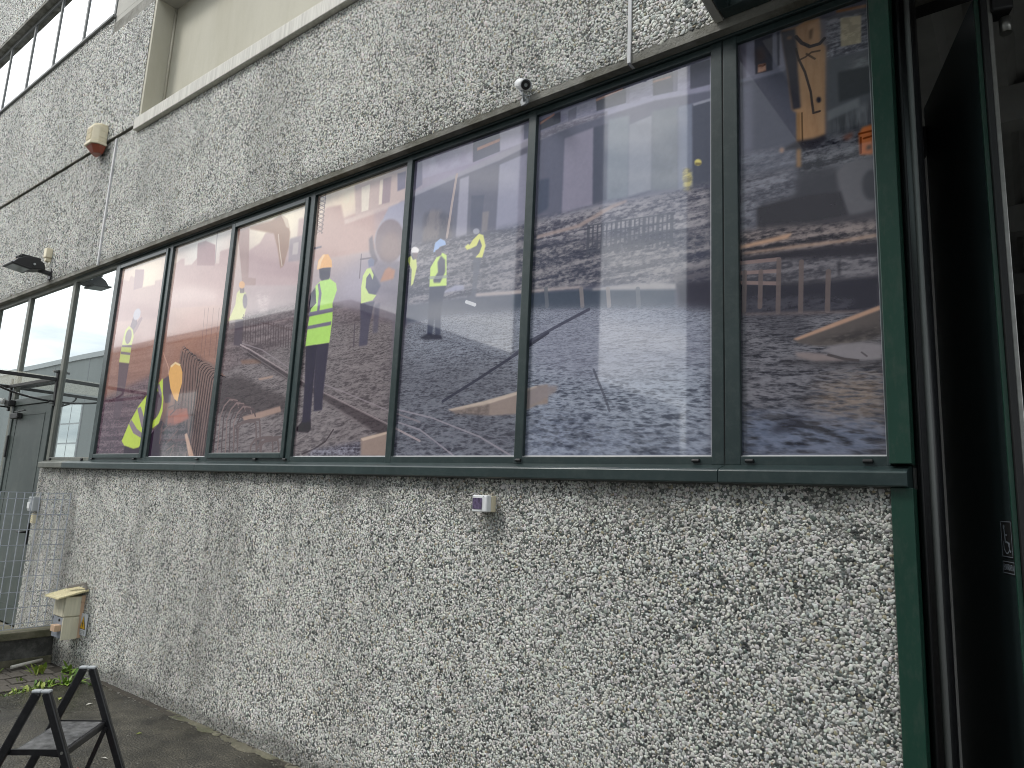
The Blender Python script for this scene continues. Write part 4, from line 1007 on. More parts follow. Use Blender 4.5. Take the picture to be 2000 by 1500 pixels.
('L',[(-0.665,3.435),(-0.639,3.440),(-0.613,3.453),(-0.582,3.448)],0.008,(84,70,64),0.8,0.003),
('L',[(-0.633,3.453),(-0.601,3.418)],0.008,(84,70,64),0.8,0.003),
('P',[(-0.582,3.227),(-0.582,3.224),(-0.583,3.222),(-0.584,3.220),(-0.586,3.218),(-0.588,3.217),(-0.590,3.217),(-0.592,3.217),(-0.594,3.218),(-0.596,3.220),(-0.597,3.222),(-0.599,3.225),(-0.600,3.228),(-0.600,3.231),(-0.601,3.234),(-0.600,3.236),(-0.599,3.239),(-0.598,3.241),(-0.597,3.243),(-0.595,3.244),(-0.593,3.244),(-0.591,3.243),(-0.589,3.242),(-0.587,3.241),(-0.585,3.239),(-0.584,3.236),(-0.583,3.233),(-0.582,3.230)],(62,60,70),1,0.004),
('P',[(-0.677,3.076),(-0.617,3.069),(-0.573,3.073),(-0.565,3.043),(-0.624,3.028),(-0.732,3.048),(-0.726,3.061)],(70,69,76),0.95,0.01),
('P',[(-0.731,3.049),(-0.731,3.047),(-0.732,3.045),(-0.733,3.043),(-0.735,3.041),(-0.737,3.040),(-0.738,3.040),(-0.741,3.040),(-0.743,3.041),(-0.744,3.043),(-0.746,3.045),(-0.748,3.047),(-0.749,3.049),(-0.749,3.052),(-0.749,3.055),(-0.749,3.057),(-0.748,3.059),(-0.747,3.061),(-0.746,3.063),(-0.744,3.064),(-0.742,3.064),(-0.740,3.064),(-0.738,3.063),(-0.736,3.061),(-0.734,3.060),(-0.733,3.057),(-0.732,3.055),(-0.731,3.052)],(180,140,122),0.9,0.006),
('T',[(-0.918,2.738),(-0.608,2.695),(-0.397,2.671),(-0.400,2.582),(-0.572,2.595),(-0.916,2.614)],(58,55,63),(158,142,140),4,22,3,0.95,0.02,61,0.1),
('P',[(-0.919,2.670),(-0.707,2.684),(-0.721,2.663),(-0.916,2.654)],(206,158,128),0.95,0.006),
('P',[(-0.912,2.638),(-0.702,2.630),(-0.534,2.619),(-0.402,2.617),(-0.401,2.607),(-0.535,2.607),(-0.715,2.618),(-0.908,2.628)],(186,150,130),0.85,0.006),
('P',[(-0.919,2.616),(-0.702,2.608),(-0.400,2.587),(-0.402,2.531),(-0.757,2.567),(-0.919,2.592)],(62,59,68),0.95,0.01),
('T',[(-0.919,2.592),(-0.750,2.577),(-0.402,2.534),(-0.403,2.452),(-0.665,2.475),(-0.920,2.501)],(76,74,84),(138,132,140),5,22,2.8,0.95,0.015,62,0.04),
('P',[(-0.917,2.498),(-0.666,2.455),(-0.405,2.452),(-0.407,2.333),(-0.495,2.326),(-0.921,2.380)],(62,60,71),0.98,0.01),
('T',[(-0.917,2.447),(-0.493,2.379),(-0.495,2.325),(-0.921,2.380)],(52,50,60),(92,90,102),5,22,3,0.7,0.02,63,0),
('L',[(-0.920,2.549),(-0.764,2.533)],0.016,(156,128,124),0.85,0.003),
('L',[(-0.920,2.508),(-0.765,2.480)],0.016,(156,128,124),0.85,0.003),
('L',[(-0.919,2.593),(-0.760,2.582)],0.016,(156,128,124),0.85,0.003),
('L',[(-0.899,2.550),(-0.904,2.384)],0.019,(118,102,101),0.9,0.003),
('L',[(-0.833,2.542),(-0.839,2.392)],0.019,(118,102,101),0.9,0.003),
('L',[(-0.760,2.580),(-0.768,2.360)],0.019,(118,102,101),0.9,0.003),
('L',[(-0.674,2.556),(-0.682,2.352)],0.019,(118,102,101),0.9,0.003),
('L',[(-0.576,2.499),(-0.584,2.343)],0.019,(118,102,101),0.9,0.003),
('P',[(-0.540,2.532),(-0.532,2.530),(-0.535,2.474),(-0.542,2.475)],(54,52,60),0.9,0.006),
('P',[(-0.914,2.375),(-0.669,2.349),(-0.471,2.327),(-0.471,2.320),(-0.669,2.336),(-0.914,2.365)],(138,116,112),0.8,0.006),
('G',[(-0.922,2.365),(-0.669,2.336),(-0.402,2.313),(-0.399,1.780),(-0.922,1.780)],(62,59,68),(142,134,146),2.78,15,2.3,0.95,0.02,64),
('P',[(-0.918,2.365),(-0.669,2.333),(-0.618,2.306),(-0.723,2.234),(-0.918,2.343)],(64,62,72),0.5,0.05),
('G',[(-0.625,2.060),(-0.399,2.097),(-0.397,1.844),(-0.655,1.861)],(90,86,96),(184,146,122),2.78,13,3.4,0.55,0.08,65),
('G',[(-0.921,1.965),(-0.591,1.938),(-0.398,1.919),(-0.399,1.780),(-0.922,1.780)],(52,52,62),(122,130,164),2.78,10,3,0.75,0.06,66),
('P',[(-0.816,1.885),(-0.756,1.924),(-0.678,1.935),(-0.692,1.895),(-0.783,1.870)],(52,50,58),0.7,0.02),
('P',[(-0.713,2.241),(-0.404,2.337),(-0.404,2.227),(-0.511,2.202),(-0.621,2.206),(-0.691,2.224)],(104,94,92),0.98,0.008),
('T',[(-0.646,2.226),(-0.404,2.267),(-0.404,2.201),(-0.511,2.199)],(62,58,60),(116,106,102),6,16,2.6,0.7,0.02,67,0),
('P',[(-0.713,2.244),(-0.569,2.290),(-0.404,2.339),(-0.403,2.322),(-0.569,2.273),(-0.697,2.237)],(196,150,126),1,0.005),
('P',[(-0.765,2.164),(-0.585,2.155),(-0.406,2.136),(-0.404,2.113),(-0.586,2.121),(-0.752,2.149)],(70,66,70),0.7,0.02),
('P',[(-0.609,2.186),(-0.584,2.198),(-0.541,2.207),(-0.464,2.207),(-0.403,2.192),(-0.404,2.136),(-0.460,2.136),(-0.501,2.143),(-0.573,2.167)],(146,138,144),0.98,0.006),
('P',[(-0.706,2.189),(-0.672,2.187),(-0.609,2.176),(-0.549,2.152),(-0.501,2.139),(-0.635,2.148),(-0.699,2.169)],(148,132,132),0.98,0.008),
('L',[(-0.585,2.169),(-0.531,2.148),(-0.484,2.138)],0.01,(84,76,78),0.8,0.003),
('L',[(-0.471,2.168),(-0.454,2.152)],0.006,(92,86,90),0.8,0.003)
]
PB, PT = 1.783, 3.606
SASH = ((-6.812, -5.938), (-4.852, -3.966))
FIXED = ((-5.835, -4.950), (-3.870, -2.984), (-2.920, -2.052), (-1.990, -1.042), (-0.915, -0.402))
FILM_EDGE = [(a, b, PB, PT) for a, b in FIXED] + [(a, b, 1.806, 3.571) for a, b in SASH]
PRINT_IMG = paint_print()

M_print = bpy.data.materials.new('printed_film')
M_print.use_nodes = True
_nt = M_print.node_tree
_b = _nt.nodes['Principled BSDF']
_t = _nt.nodes.new('ShaderNodeTexImage')
_t.image = PRINT_IMG
_t.extension = 'EXTEND'
_nt.links.new(_t.outputs['Color'], _b.inputs['Base Color'])
_b.inputs['Roughness'].default_value = 0.03
_b.inputs['IOR'].default_value = 1.86
_c = _nt.nodes.new('ShaderNodeTexCoord')
_n = _nt.nodes.new('ShaderNodeTexNoise')
_n.inputs['Scale'].default_value = 1.1
_n.inputs['Detail'].default_value = 0
_bp = _nt.nodes.new('ShaderNodeBump')
_bp.inputs['Strength'].default_value = 0.06
_bp.inputs['Distance'].default_value = 0.02
_nt.links.new(_c.outputs['Object'], _n.inputs['Vector'])
_nt.links.new(_n.outputs['Fac'], _bp.inputs['Height'])
_nt.links.new(_bp.outputs['Normal'], _b.inputs['Normal'])

# ------------------------------------------------------------------ ground
def ground_mat(name, dark, light, wet, scale):
    m = bpy.data.materials.new(name)
    m.use_nodes = True
    nt = m.node_tree
    b = nt.nodes['Principled BSDF']
    t = nt.nodes.new('ShaderNodeTexCoord')
    n = nt.nodes.new('ShaderNodeTexNoise'); n.inputs['Scale'].default_value = scale; n.inputs['Detail'].default_value = 9; n.inputs['Roughness'].default_value = .68
    r = nt.nodes.new('ShaderNodeValToRGB')
    r.color_ramp.elements[0].position = .34; r.color_ramp.elements[0].color = (*dark, 1)
    r.color_ramp.elements[1].position = .70; r.color_ramp.elements[1].color = (*light, 1)
    n2 = nt.nodes.new('ShaderNodeTexNoise'); n2.inputs['Scale'].default_value = 90; n2.inputs['Detail'].default_value = 6
    mix = nt.nodes.new('ShaderNodeMixRGB'); mix.blend_type = 'OVERLAY'; mix.inputs['Fac'].default_value = .75
    for q in (n, n2):
        nt.links.new(t.outputs['Object'], q.inputs['Vector'])
    nt.links.new(n.outputs['Fac'], r.inputs['Fac'])
    nt.links.new(r.outputs['Color'], mix.inputs['Color1'])
    r2 = nt.nodes.new('ShaderNodeMapRange'); r2.inputs['From Min'].default_value = .40; r2.inputs['From Max'].default_value = .66
    nt.links.new(n2.outputs['Fac'], r2.inputs['Value'])
    nt.links.new(r2.outputs['Result'], mix.inputs['Color2'])
    nt.links.new(mix.outputs['Color'], b.inputs['Base Color'])
    n3 = nt.nodes.new('ShaderNodeTexNoise'); n3.inputs['Scale'].default_value = 0.9; n3.inputs['Detail'].default_value = 4
    r3 = nt.nodes.new('ShaderNodeMapRange'); r3.inputs['From Min'].default_value = .38; r3.inputs['From Max'].default_value = .62
    r3.inputs['To Min'].default_value = wet; r3.inputs['To Max'].default_value = .7
    nt.links.new(t.outputs['Object'], n3.inputs['Vector'])
    nt.links.new(n3.outputs['Fac'], r3.inputs['Value'])
    nt.links.new(r3.outputs['Result'], b.inputs['Roughness'])
    bp = nt.nodes.new('ShaderNodeBump'); bp.inputs['Strength'].default_value = .8; bp.inputs['Distance'].default_value = .010
    nt.links.new(n2.outputs['Fac'], bp.inputs['Height'])
    nt.links.new(bp.outputs['Normal'], b.inputs['Normal'])
    return m


M_slab = ground_mat('worn_wet_concrete', (0.018, 0.0165, 0.012), (0.092, 0.084, 0.063), .13, 4.5)
M_yard = ground_mat('yard_concrete', (0.10, 0.10, 0.095), (0.20, 0.20, 0.19), .35, .8)

g = MB().add([(-160, -160, -.05), (120, -160, -.05), (120, 60, -.05), (-160, 60, -.05)], [(0, 1, 2, 3)])
struct(g.build('yard_ground', M_yard))
# slab with a curved, crumbling left edge; its top follows a fine grid so light breaks on it
edge = [(-5.90, -.045), (-6.00, -.10), (-6.055, -.17), (-6.085, -.25), (-6.10, -.33), (-6.088, -.42), (-6.072, -.52), (-6.06, -.62), (-6.04, -.72), (-6.0, -.9), (-5.96, -1.2), (-5.94, -2.0), (-5.92, -4.2)]
rr = random.Random(3)
e2 = []
for (a, b), (c, d) in zip(edge[:-1], edge[1:]):
    for k in range(4):
        t = k / 4
        e2.append((a + (c - a) * t + rr.uniform(-.007, .007), b + (d - b) * t))
e2 += [(edge[-1][0], edge[-1][1]), (3.2, -4.2), (3.2, -.045)]
sl = MB().prism(e2, 'z', -.06, 0.0).build('concrete_pavement', M_slab, bevel=.006)
struct(sl)
bed = MB().box(-7.02, -5.6, -4.0, -.05, -.055, -.026).build('paver_bed', M_soil)
struct(bed)
strip = thing('paved_strip', 'dark worn brick pavers between the mossy low wall and the concrete slab', 'paving', (-6.5, -1.0, 0))
pv = None
for i in range(5):
    for j in range(17):
        x = -6.97 + i * .185
        y = -.10 - j * .105 - (i % 2) * .05
        xe = -6.11 if -.7 < y < -.15 else -6.05
        if x + .17 > xe:
            continue
        if pv is None:
            pv = MB().box(0, .174, -.094, 0, -.05, 0)
            pv = pv.build('paver', M_paver, strip, bevel=.006, loc=(0, 0, 0))
            pv.data.transform(Matrix.Translation((0, 0, 0)))
            o = pv
        else:
            o = pv.copy()
            COL.objects.link(o)
        o.parent = strip
        o.location = (x + 6.5, y + 1.0, -.014 + rr.uniform(-.006, .006))
        o.rotation_euler = (rr.uniform(-.03, .03), rr.uniform(-.03, .03), rr.uniform(-.04, .04))

# fallen leaves and bits on the slab
for k, (x, y, lb) in enumerate(((-5.45, -.36, 'pale leaf lying just right of the ladder top'), (-5.72, -.45, 'pale leaf between the two ladder tops'), (-4.35, -.72, 'yellowish leaf on the slab right of the lower ladder tread'),
                                (-4.62, -.40, 'pale chip nearest the pebble wall foot'), (-4.85, -.62, 'yellowish leaf right of the upper ladder tread'))):
    a = rr.uniform(0, 6.3)
    L = rr.uniform(.018, .035)
    pts = [(x + L * math.cos(a), y + L * math.sin(a), .004), (x + .4 * L * math.cos(a + 1.4), y + .4 * L * math.sin(a + 1.4), .010), (x - L * math.cos(a), y - L * math.sin(a), .004), (x + .4 * L * math.cos(a - 1.4), y + .4 * L * math.sin(a - 1.4), .008)]
    o = MB().add(pts, [(0, 1, 2, 3)]).add([(p[0], p[1], p[2] - .002) for p in pts], [(3, 2, 1, 0)]).build('fallen_leaf', (M_coping, M_grass[2])[k % 2])
    tag(o, lb, 'leaf', 'bits of leaf scattered on the concrete slab')

# broken mortar haunch and damp dirt where slab and wall meet
q_ = random.Random(21)
for nm, m_, w0, w1, zt, xa, xb in (('wall_foot_dirt', M_soil, .030, .062, .007, -6.0, -.4), ('mortar_haunch', M_dirtycon, .015, .10, .008, -5.0, -3.1)):
    top = []
    N_ = 70
    for k in range(N_ + 1):
        x = xa + (xb - xa) * k / N_
        w = (w0 + (w1 - w0) * float(np.clip(fbm(np.array([x * 5.0]), np.array([1.5]), 6, 60)[0] * 2.4 - .7, 0, 1))) * (1.0 if nm[0] == 'w' else max(0.0, math.sin(math.pi * k / N_)) ** .4 + .02)
        top.append((x, -.046 - w))
    vs_, fs_ = [], []
    for x, y in top:
        vs_ += [(x, -.046, zt + q_.uniform(0, .004)), (x, (y - .046) / 2, zt * .9 + q_.uniform(0, .004)), (x, y, .0015)]
    for k in range(N_):
        a = k * 3
        fs_ += [(a, a + 3, a + 4, a + 1)[::-1], (a + 1, a + 4, a + 5, a + 2)[::-1]]
    struct(MB().add(vs_, fs_).build(nm, m_))

# loose grit washed to the wall foot and scattered over the slab
b = MB()
for k in range(520):
    x = q_.uniform(-5.95, -2.6)
    y = -.055 - (abs(q_.gauss(0, .05)) if k % 3 else q_.uniform(0, .9))
    if k % 3 == 0 and x > -3.4:
        continue
    s_ = q_.uniform(.003, .008)
    c_ = [(x + s_ * q_.uniform(.6, 1.2), y, .002), (x, y + s_ * q_.uniform(.6, 1.2), .002), (x - s_ * q_.uniform(.6, 1.2), y, .002), (x, y - s_ * q_.uniform(.6, 1.2), .002), (x, y, s_ * q_.uniform(.7, 1.2))]
    b.add(c_, [(0, 1, 4), (1, 2, 4), (2, 3, 4), (3, 0, 4)])
gr_ = b.build('loose_grit', M_concrete)
gr_['kind'] = 'stuff'

# ------------------------------------------------------------------ facade
fac = thing('warehouse_facade', 'pebble-dashed precast warehouse front with window bands and a beige recess', 'building', (-4.0, 0, 0))

PROTO = bpy.data.collections.new('pebble_shapes')          # shapes used by the pebble facing only, not linked to the scene
for k in range(7):
    bm = bmesh.new()
    bmesh.ops.create_icosphere(bm, subdivisions=2, radius=1.0)
    q = random.Random(50 + k)
    planes = [(Vector((q.uniform(-1, 1), q.uniform(-1, 1), q.uniform(-1, 1))).normalized(), q.uniform(.42, .80)) for _ in range(12)]
    for v in bm.verts:
        for nrm, d in planes:
            e = v.co.dot(nrm) - d
            if e > 0:
                v.co -= nrm * e * .95
    for f in bm.faces:
        f.smooth = True
    me = bpy.data.meshes.new('pebble_shape')
    bm.to_mesh(me)
    bm.free()
    me.materials.append(M_pebble)
    PROTO.objects.link(bpy.data.objects.new('pebble_shape.%03d' % k, me))

GN = bpy.data.node_groups.new('pebble_scatter', 'GeometryNodeTree')
GN.interface.new_socket('Geometry', in_out='INPUT', socket_type='NodeSocketGeometry')
GN.interface.new_socket('Geometry', in_out='OUTPUT', socket_type='NodeSocketGeometry')
gi, go = GN.nodes.new('NodeGroupInput'), GN.nodes.new('NodeGroupOutput')
ip = GN.nodes.new('GeometryNodeInstanceOnPoints')
ci = GN.nodes.new('GeometryNodeCollectionInfo')
ci.inputs['Collection'].default_value = PROTO
ci.inputs['Separate Children'].default_value = True
ci.inputs['Reset Children'].default_value = True
ip.inputs['Pick Instance'].default_value = True
def _attr(nm, ty):
    n = GN.nodes.new('GeometryNodeInputNamedAttribute')
    n.data_type = ty
    n.inputs['Name'].default_value = nm
    return n.outputs['Attribute']
GN.links.new(gi.outputs[0], ip.inputs['Points'])
GN.links.new(ci.outputs[0], ip.inputs['Instance'])
GN.links.new(_attr('kind_index', 'INT'), ip.inputs['Instance Index'])
_e2r = GN.nodes.new('FunctionNodeEulerToRotation')
GN.links.new(_attr('turn', 'FLOAT_VECTOR'), _e2r.inputs[0])
GN.links.new(_e2r.outputs[0], ip.inputs['Rotation'])
GN.links.new(_attr('size', 'FLOAT_VECTOR'), ip.inputs['Scale'])
GN.links.new(ip.outputs[0], go.inputs[0])


def pebbles(parent, rects, y, sp, seed, size=1.0, tone=1.0):
    """washed marble-chip facing on the wall plane y, over rectangles (x0,x1,z0,z1)"""
    rg = np.random.default_rng(seed)
    P = []
    for x0, x1, z0, z1 in rects:
        nx, nz = int((x1 - x0) / sp), int((z1 - z0) / (sp * .866))
        ii, jj = np.meshgrid(np.arange(nx), np.arange(nz))
        X = x0 + (ii + .5 + .5 * (jj % 2) - .25) * (x1 - x0) / nx
        Z = z0 + (jj + .5) * (z1 - z0) / nz
        X = X + rg.uniform(-.42, .42, X.shape) * sp
        Z = Z + rg.uniform(-.42, .42, X.shape) * sp
        X = np.clip(X, x0 + .004, x1 - .004)
        Z = np.clip(Z, z0 + .004, z1 - .004)
        P.append(np.c_[X.ravel(), Z.ravel()])
    P = np.concatenate(P)
    n = len(P)
    x, z = P[:, 0], P[:, 1]
    co = np.c_[x, y + rg.uniform(-.0016, .0010, n), z]
    off = Vector((0, 0, 0))
    q = parent
    while q is not None:
        off += q.location
        q = q.parent
    co -= np.array(off)
    me = bpy.data.meshes.new('pebble_facing')
    me.vertices.add(n)
    me.vertices.foreach_set('co', co.astype(np.float32).ravel())
    s = size * sp * np.exp(rg.normal(0, .20, n))
    big = rg.random(n) < .035
    s = np.where(big, s * 1.25, s)
    asp = rg.uniform(.58, .98, n)
    sc = np.c_[s * .80, s * .26, s * .80 * asp]
    rot = np.c_[rg.normal(0, .13, n), rg.uniform(0, 2 * np.pi, n), rg.normal(0, .13, n)]
    u = rg.random(n)
    # natural mix: white marble, greys, green serpentine, a few tans; weathering has its own blotches and runs
    blot = .6 * fbm(x * 6.5, z * 6.5, 3, seed) + .4 * fbm(x * 20, z * 20, 2, seed + 2)
    uu = u + (blot - .5) * .58
    white = np.array([.71, .705, .655]); grey = np.array([.30, .315, .30]); green = np.array([.110, .132, .120]); tan = np.array([.44, .39, .27]); dk = np.array([.048, .051, .050])
    c = np.where((uu < .735)[:, None], white, np.where((uu < .84)[:, None], grey, np.where((uu < .935)[:, None], green, dk)))
    c = np.where((rg.random(n) < .03)[:, None], tan, c)
    c = c * rg.uniform(.72, 1.14, (n, 1)) * (1 + rg.normal(0, .03, (n, 3)))
    run = .65 * fbm(x * 2.0 + 3, z * .30, 3, seed + 9) + .35 * fbm(x * 9, z * .8, 3, seed + 4)
    grime_shade = np.clip((run - .44) * 3.4, 0, 1) * np.where(z < 2, np.interp(x, [-6.5, -4.5, -2.5, -1.5], [.42, .50, .26, .12]), .30)
    grime_shade = np.maximum(grime_shade, STAIN_SHADE(x, z))
    c = c * (1 - grime_shade[:, None]) + np.array([.055, .055, .045]) * grime_shade[:, None]
    c = np.clip(c * tone, 0.01, .85)
    for nm, ty, arr in (('turn', 'FLOAT_VECTOR', rot), ('size', 'FLOAT_VECTOR', sc)):
        a = me.attributes.new(nm, ty, 'POINT')
        a.data.foreach_set('vector', arr.astype(np.float32).ravel())
    a = me.attributes.new('kind_index', 'INT', 'POINT')
    a.data.foreach_set('value', rg.integers(0, 7, n).astype(np.int32))
    a = me.attributes.new('chip_colour', 'FLOAT_COLOR', 'POINT')
    a.data.foreach_set('color', np.c_[c, np.ones(n)].astype(np.float32).ravel())
    o = bpy.data.objects.new('pebble_facing', me)
    COL.objects.link(o)
    o.parent = parent
    o['kind'] = 'stuff'
    md = o.modifiers.new('scatter', 'NODES')
    md.node_group = GN
    return n


def STAIN_SHADE(x, z):
    """weather stains fixed to the wall: algae at the foot, drips under the socket box, damp at joints; drips plus painted contact shade under the sill"""
    low = np.clip((.12 + .10 * fbm(x * 3, z * 0, 3, 5) - z) / .10, 0, 1) * .62
    sill = np.clip((z - (1.66 - .34 * fbm(x * 4.5, z * 0, 4, 6))) / .10, 0, 1) * (z < 1.68) * np.clip(fbm(x * 7, z * .5, 3, 8) * 1.5 - .25, 0, 1) * .68  # sill drips, deepened to paint the contact shadow below the overhang
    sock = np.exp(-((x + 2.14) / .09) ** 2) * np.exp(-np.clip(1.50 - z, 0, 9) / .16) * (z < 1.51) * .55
    sir = np.exp(-((x + 7.45) / .12) ** 2) * (z < 4.95) * np.exp(-np.clip(4.95 - z, 0, 9) / .35) * .5
    lip = np.clip((3.76 + .07 * fbm(x * 5, z * 0, 3, 4) - z) / .06, 0, 1) * (z > 3.6) * (z < 4) * .30
    d1 = np.exp(-((x + 6.35) / .22) ** 2) * (z > 4.1) * (z < 4.95) * .45 * fbm(x * 8, z, 3, 3) * 1.4
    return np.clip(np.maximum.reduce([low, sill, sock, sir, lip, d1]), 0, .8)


def panel(boxes, name='concrete_panel', m=None):
    b = MB()
    for q in boxes:
        b.box(*q)
    return b.build(name, m or M_concrete, fac)


NP = 0
# lower wall
p = panel([(-7.95, -.386, -.05, .16, -.12, 1.672)], m=M_matrix)
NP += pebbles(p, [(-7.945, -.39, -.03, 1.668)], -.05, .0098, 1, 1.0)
# band under the recess
p = panel([(-7.193, -1.420, -.08, .22, 3.652, 4.940), (-7.193, -6.765, -.08, .22, 4.940, 5.012)])
NP += pebbles(p, [(-7.188, -1.425, 3.690, 4.936), (-7.188, -6.77, 4.936, 5.008)], -.08, .0108, 2, 1.0)
# left of the vertical joint
p = panel([(-13.5, -7.207, -.08, .22, 3.652, 5.012)])
NP += pebbles(p, [(-13.4, -7.212, 3.690, 5.008)], -.08, .0138, 3, 1.0, .95)
# above the horizontal joint
p = panel([(-13.5, -6.742, -.10, .10, 5.024, 6.36), (-13.5, -7.70, -.10, .10, 6.36, 6.572), (-7.70, -6.742, -.10, .10, 6.36, 6.50)])
NP += pebbles(p, [(-13.4, -6.748, 5.028, 6.36), (-13.4, -7.70, 6.36, 6.568)], -.10, .0155, 4, 1.0, .95)
# right of the second joint, over the doorway
p = panel([(-1.402, 3.2, -.08, .22, 3.652, 4.940)])
NP += pebbles(p, [(-1.397, 0.9, 3.700, 4.5)], -.08, .0143, 5, 1.0)
# above the upper window band
p = panel([(-13.5, -7.70, -.10, .22, 7.84, 9.6)])
NP += pebbles(p, [(-13.4, -7.70, 7.88, 9.3)], -.10, .0190, 6, 1.0, .95)
panel([(-7.70, 3.2, -.095, .4, 6.572, 9.6), (-6.742, 3.2, -.095, .4, 6.37, 6.572), (-7.70, -6.742, -.094, .10, 6.50, 6.572)], 'smooth_beam', M_beam)
panel([(-6.742, 3.2, .10, .4, 4.90, 6.37)], 'plaster_wall', M_plaster)
panel([(-6.744, -6.700, -.097, .10, 5.07, 6.368)], 'plaster_reveal', M_plaster)
MB().tube([(-6.69, .09, 5.07), (-6.69, .09, 6.36)], .012).build('corner_pipe', M_plaster, fac)
MB().box(-6.765, 3.2, -.125, .10, 4.942, 5.066).build('coping', M_coping, fac, bevel=.006)
for q_ in ((-13.5, -6.77, -.045, .10, 5.0125, 5.0235), (-7.206, -7.194, -.02, .18, 3.66, 5.01), (-1.419, -1.403, -.02, .18, 3.66, 4.94)):
    panel([q_], 'joint_backing', M_matrix)
MB().box(-7.211, -7.189, -.096, -.02, 3.655, 5.000).build('joint_sealant', M_sealant, fac)
MB().box(-1.4195, -1.4030, -.090, -.02, 3.655, 4.940).build('joint_sealant', M_sealant, fac)
panel([(-13.5, 3.2, .22, .30, 3.652, 9.6), (-13.5, -.37, .30, .36, -.1, 3.652)], 'inner_leaf', M_dark)

# ------------------------------------------------------------------ long window band with the printed film
win = thing('printed_window_band', 'long dark green aluminium window band covered by a construction site print', 'window', (-3.6, 0, 1.7))
GY = -.022


def slab_uv(name, m, x0, x1, z0, z1, parent, y=0.0, d=.012):
    """a pane: thin slab whose front carries the film; UV = metres along the band"""
    o = MB().box(x0, x1, y, y + d, z0, z1).build(name, m, parent)
    uv = o.data.uv_layers.new(name='film')
    off = Vector((0, 0, 0))
    q = parent
    while q is not None:
        off += q.location
        q = q.parent
    for l in o.data.loops:
        v = o.data.vertices[l.vertex_index].co
        uv.data[l.index].uv = ((v.x + off.x - PRX0) / (PRX1 - PRX0), (v.z + off.z - PRZ0) / (PRZ1 - PRZ0))
    return o


for a, b in FIXED:
    pn = slab_uv('printed_pane', M_print, a - .012, b + .012, PB - .01, PT + .01, win)
    MB().box(a - .004, b + .002, -.006, -.001, PB - .006, PB).build('glazing_bead', M_alu, pn)
for a, b in SASH:
    s = MB()
    x0, x1, z0, z1 = a - .034, b + .034, 1.772, 3.606
    for q in ((x0, a, z0, z1), (b, x1, z0, z1), (a, b, z0, 1.806), (a, b, 3.571, z1)):
        s.box(q[0], q[1], -.034, .01, q[2], q[3])
    so = s.build('opening_sash', M_green, win, bevel=.003)
    slab_uv('printed_pane', M_print, a - .005, b + .005, 1.80, 3.576, so, y=-.012)
    MB().box(a, b, -.020, -.013, 1.806, 1.811).build('glazing_bead', M_alu, so)
    g = MB()
    for q in ((x0 - .005, x0, z0, z1), (x1, x1 + .005, z0, z1), (x0, x1, z1, z1 + .006)):
        g.box(q[0], q[1], -.012, .01, q[2], q[3])
    g.build('sash_gasket', M_rubber, so)
for a, b, m in ((-6.925, -6.853, M_green), (-5.897, -5.840, M_green), (-4.925, -4.893, M_green), (-3.925, -3.872, M_green), (-2.968, -2.921, M_green), (-2.042, -1.991, M_green), (-1.034, -.982, M_green), (-.979, -.916, M_green), (-.400, -.388, M_green)):
    MB().box(a, b, GY, .05, 1.747, 3.640).build('mullion', m, win, bevel=.003)
MB().box(-6.93, -.388, GY + .002, .06, 3.606, 3.638).build('head_rail', M_green, win, bevel=.003)
MB().box(-7.86, -.388, GY - .012, .06, 3.640, 3.70).build('head_cover', M_green, win, bevel=.003)
MB().box(-6.93, -.388, GY + .002, .06, 1.735, 1.7825).build('bottom_rail', M_green, win, bevel=.003)
MB().box(-.9805, -.9795, GY - .0005, .03, 1.75, 3.64).build('mullion_joint', M_rubber, win)
prof = [(.05, 1.752), (-.020, 1.748), (-.098, 1.727), (-.104, 1.720), (-.104, 1.676), (-.098, 1.672), (-.045, 1.672), (.05, 1.676)]
for x0, x1, m in ((-7.86, -7.29, M_greenold), (-7.288, -4.90, M_green), (-4.898, -.98, M_green), (-.978, -.330, M_green)):
    MB().prism(prof, 'x', x0, x1).build('sill', m, win, bevel=.0025)
for x in (-6.84, -6.03, -5.02, -4.26, -3.92, -2.01, -1.10, -.88, -.46):
    MB().prism([(-.02, 1.757), (-.032, 1.757), (-.036, 1.762), (-.034, 1.770), (-.02, 1.772)], 'x', x - .016, x + .016).build('drain_cap', M_black, win, bevel=.002)

# ------------------------------------------------------------------ unprinted glazing on the left
gl = thing('mirror_glazing', 'weathered grey framed glazing left of the print, mirroring clouds', 'window', (-9.0, 0, 0))
for a, b, z0 in ((-7.845, -6.925, 1.78), (-9.085, -7.96, 2.425), (-10.12, -9.20, .12), (-11.3, -10.17, .12), (-12.5, -11.35, .12)):
    MB().box(a - .01, b + .01, 0, .012, z0, PT + .01).build('pane', M_clear, gl)
for a, b, z0 in ((-7.918, -7.848, 1.75), (-9.168, -9.090, .1), (-10.17, -10.12, .1), (-11.35, -11.3, .1), (-12.6, -12.5, .1)):
    MB().box(a, b, GY, .05, z0, 3.65).build('mullion', M_greenold, gl, bevel=.003)
MB().box(-12.6, -6.93, GY + .002, .06, 3.606, 3.70).build('head_rail', M_greenold, gl, bevel=.003)
MB().box(-7.848, -6.926, GY + .002, .06, 1.735, 1.780).build('bottom_rail', M_greenold, gl, bevel=.003)
MB().box(-7.99, -7.952, GY, .05, .1, 1.75).build('jamb', M_greenold, gl, bevel=.003)
for x in (-7.80, -7.06):
    MB().tube([(x, -.02, 1.758), (x, -.036, 1.758)], .014, 8).build('drain_cap', M_black, gl)

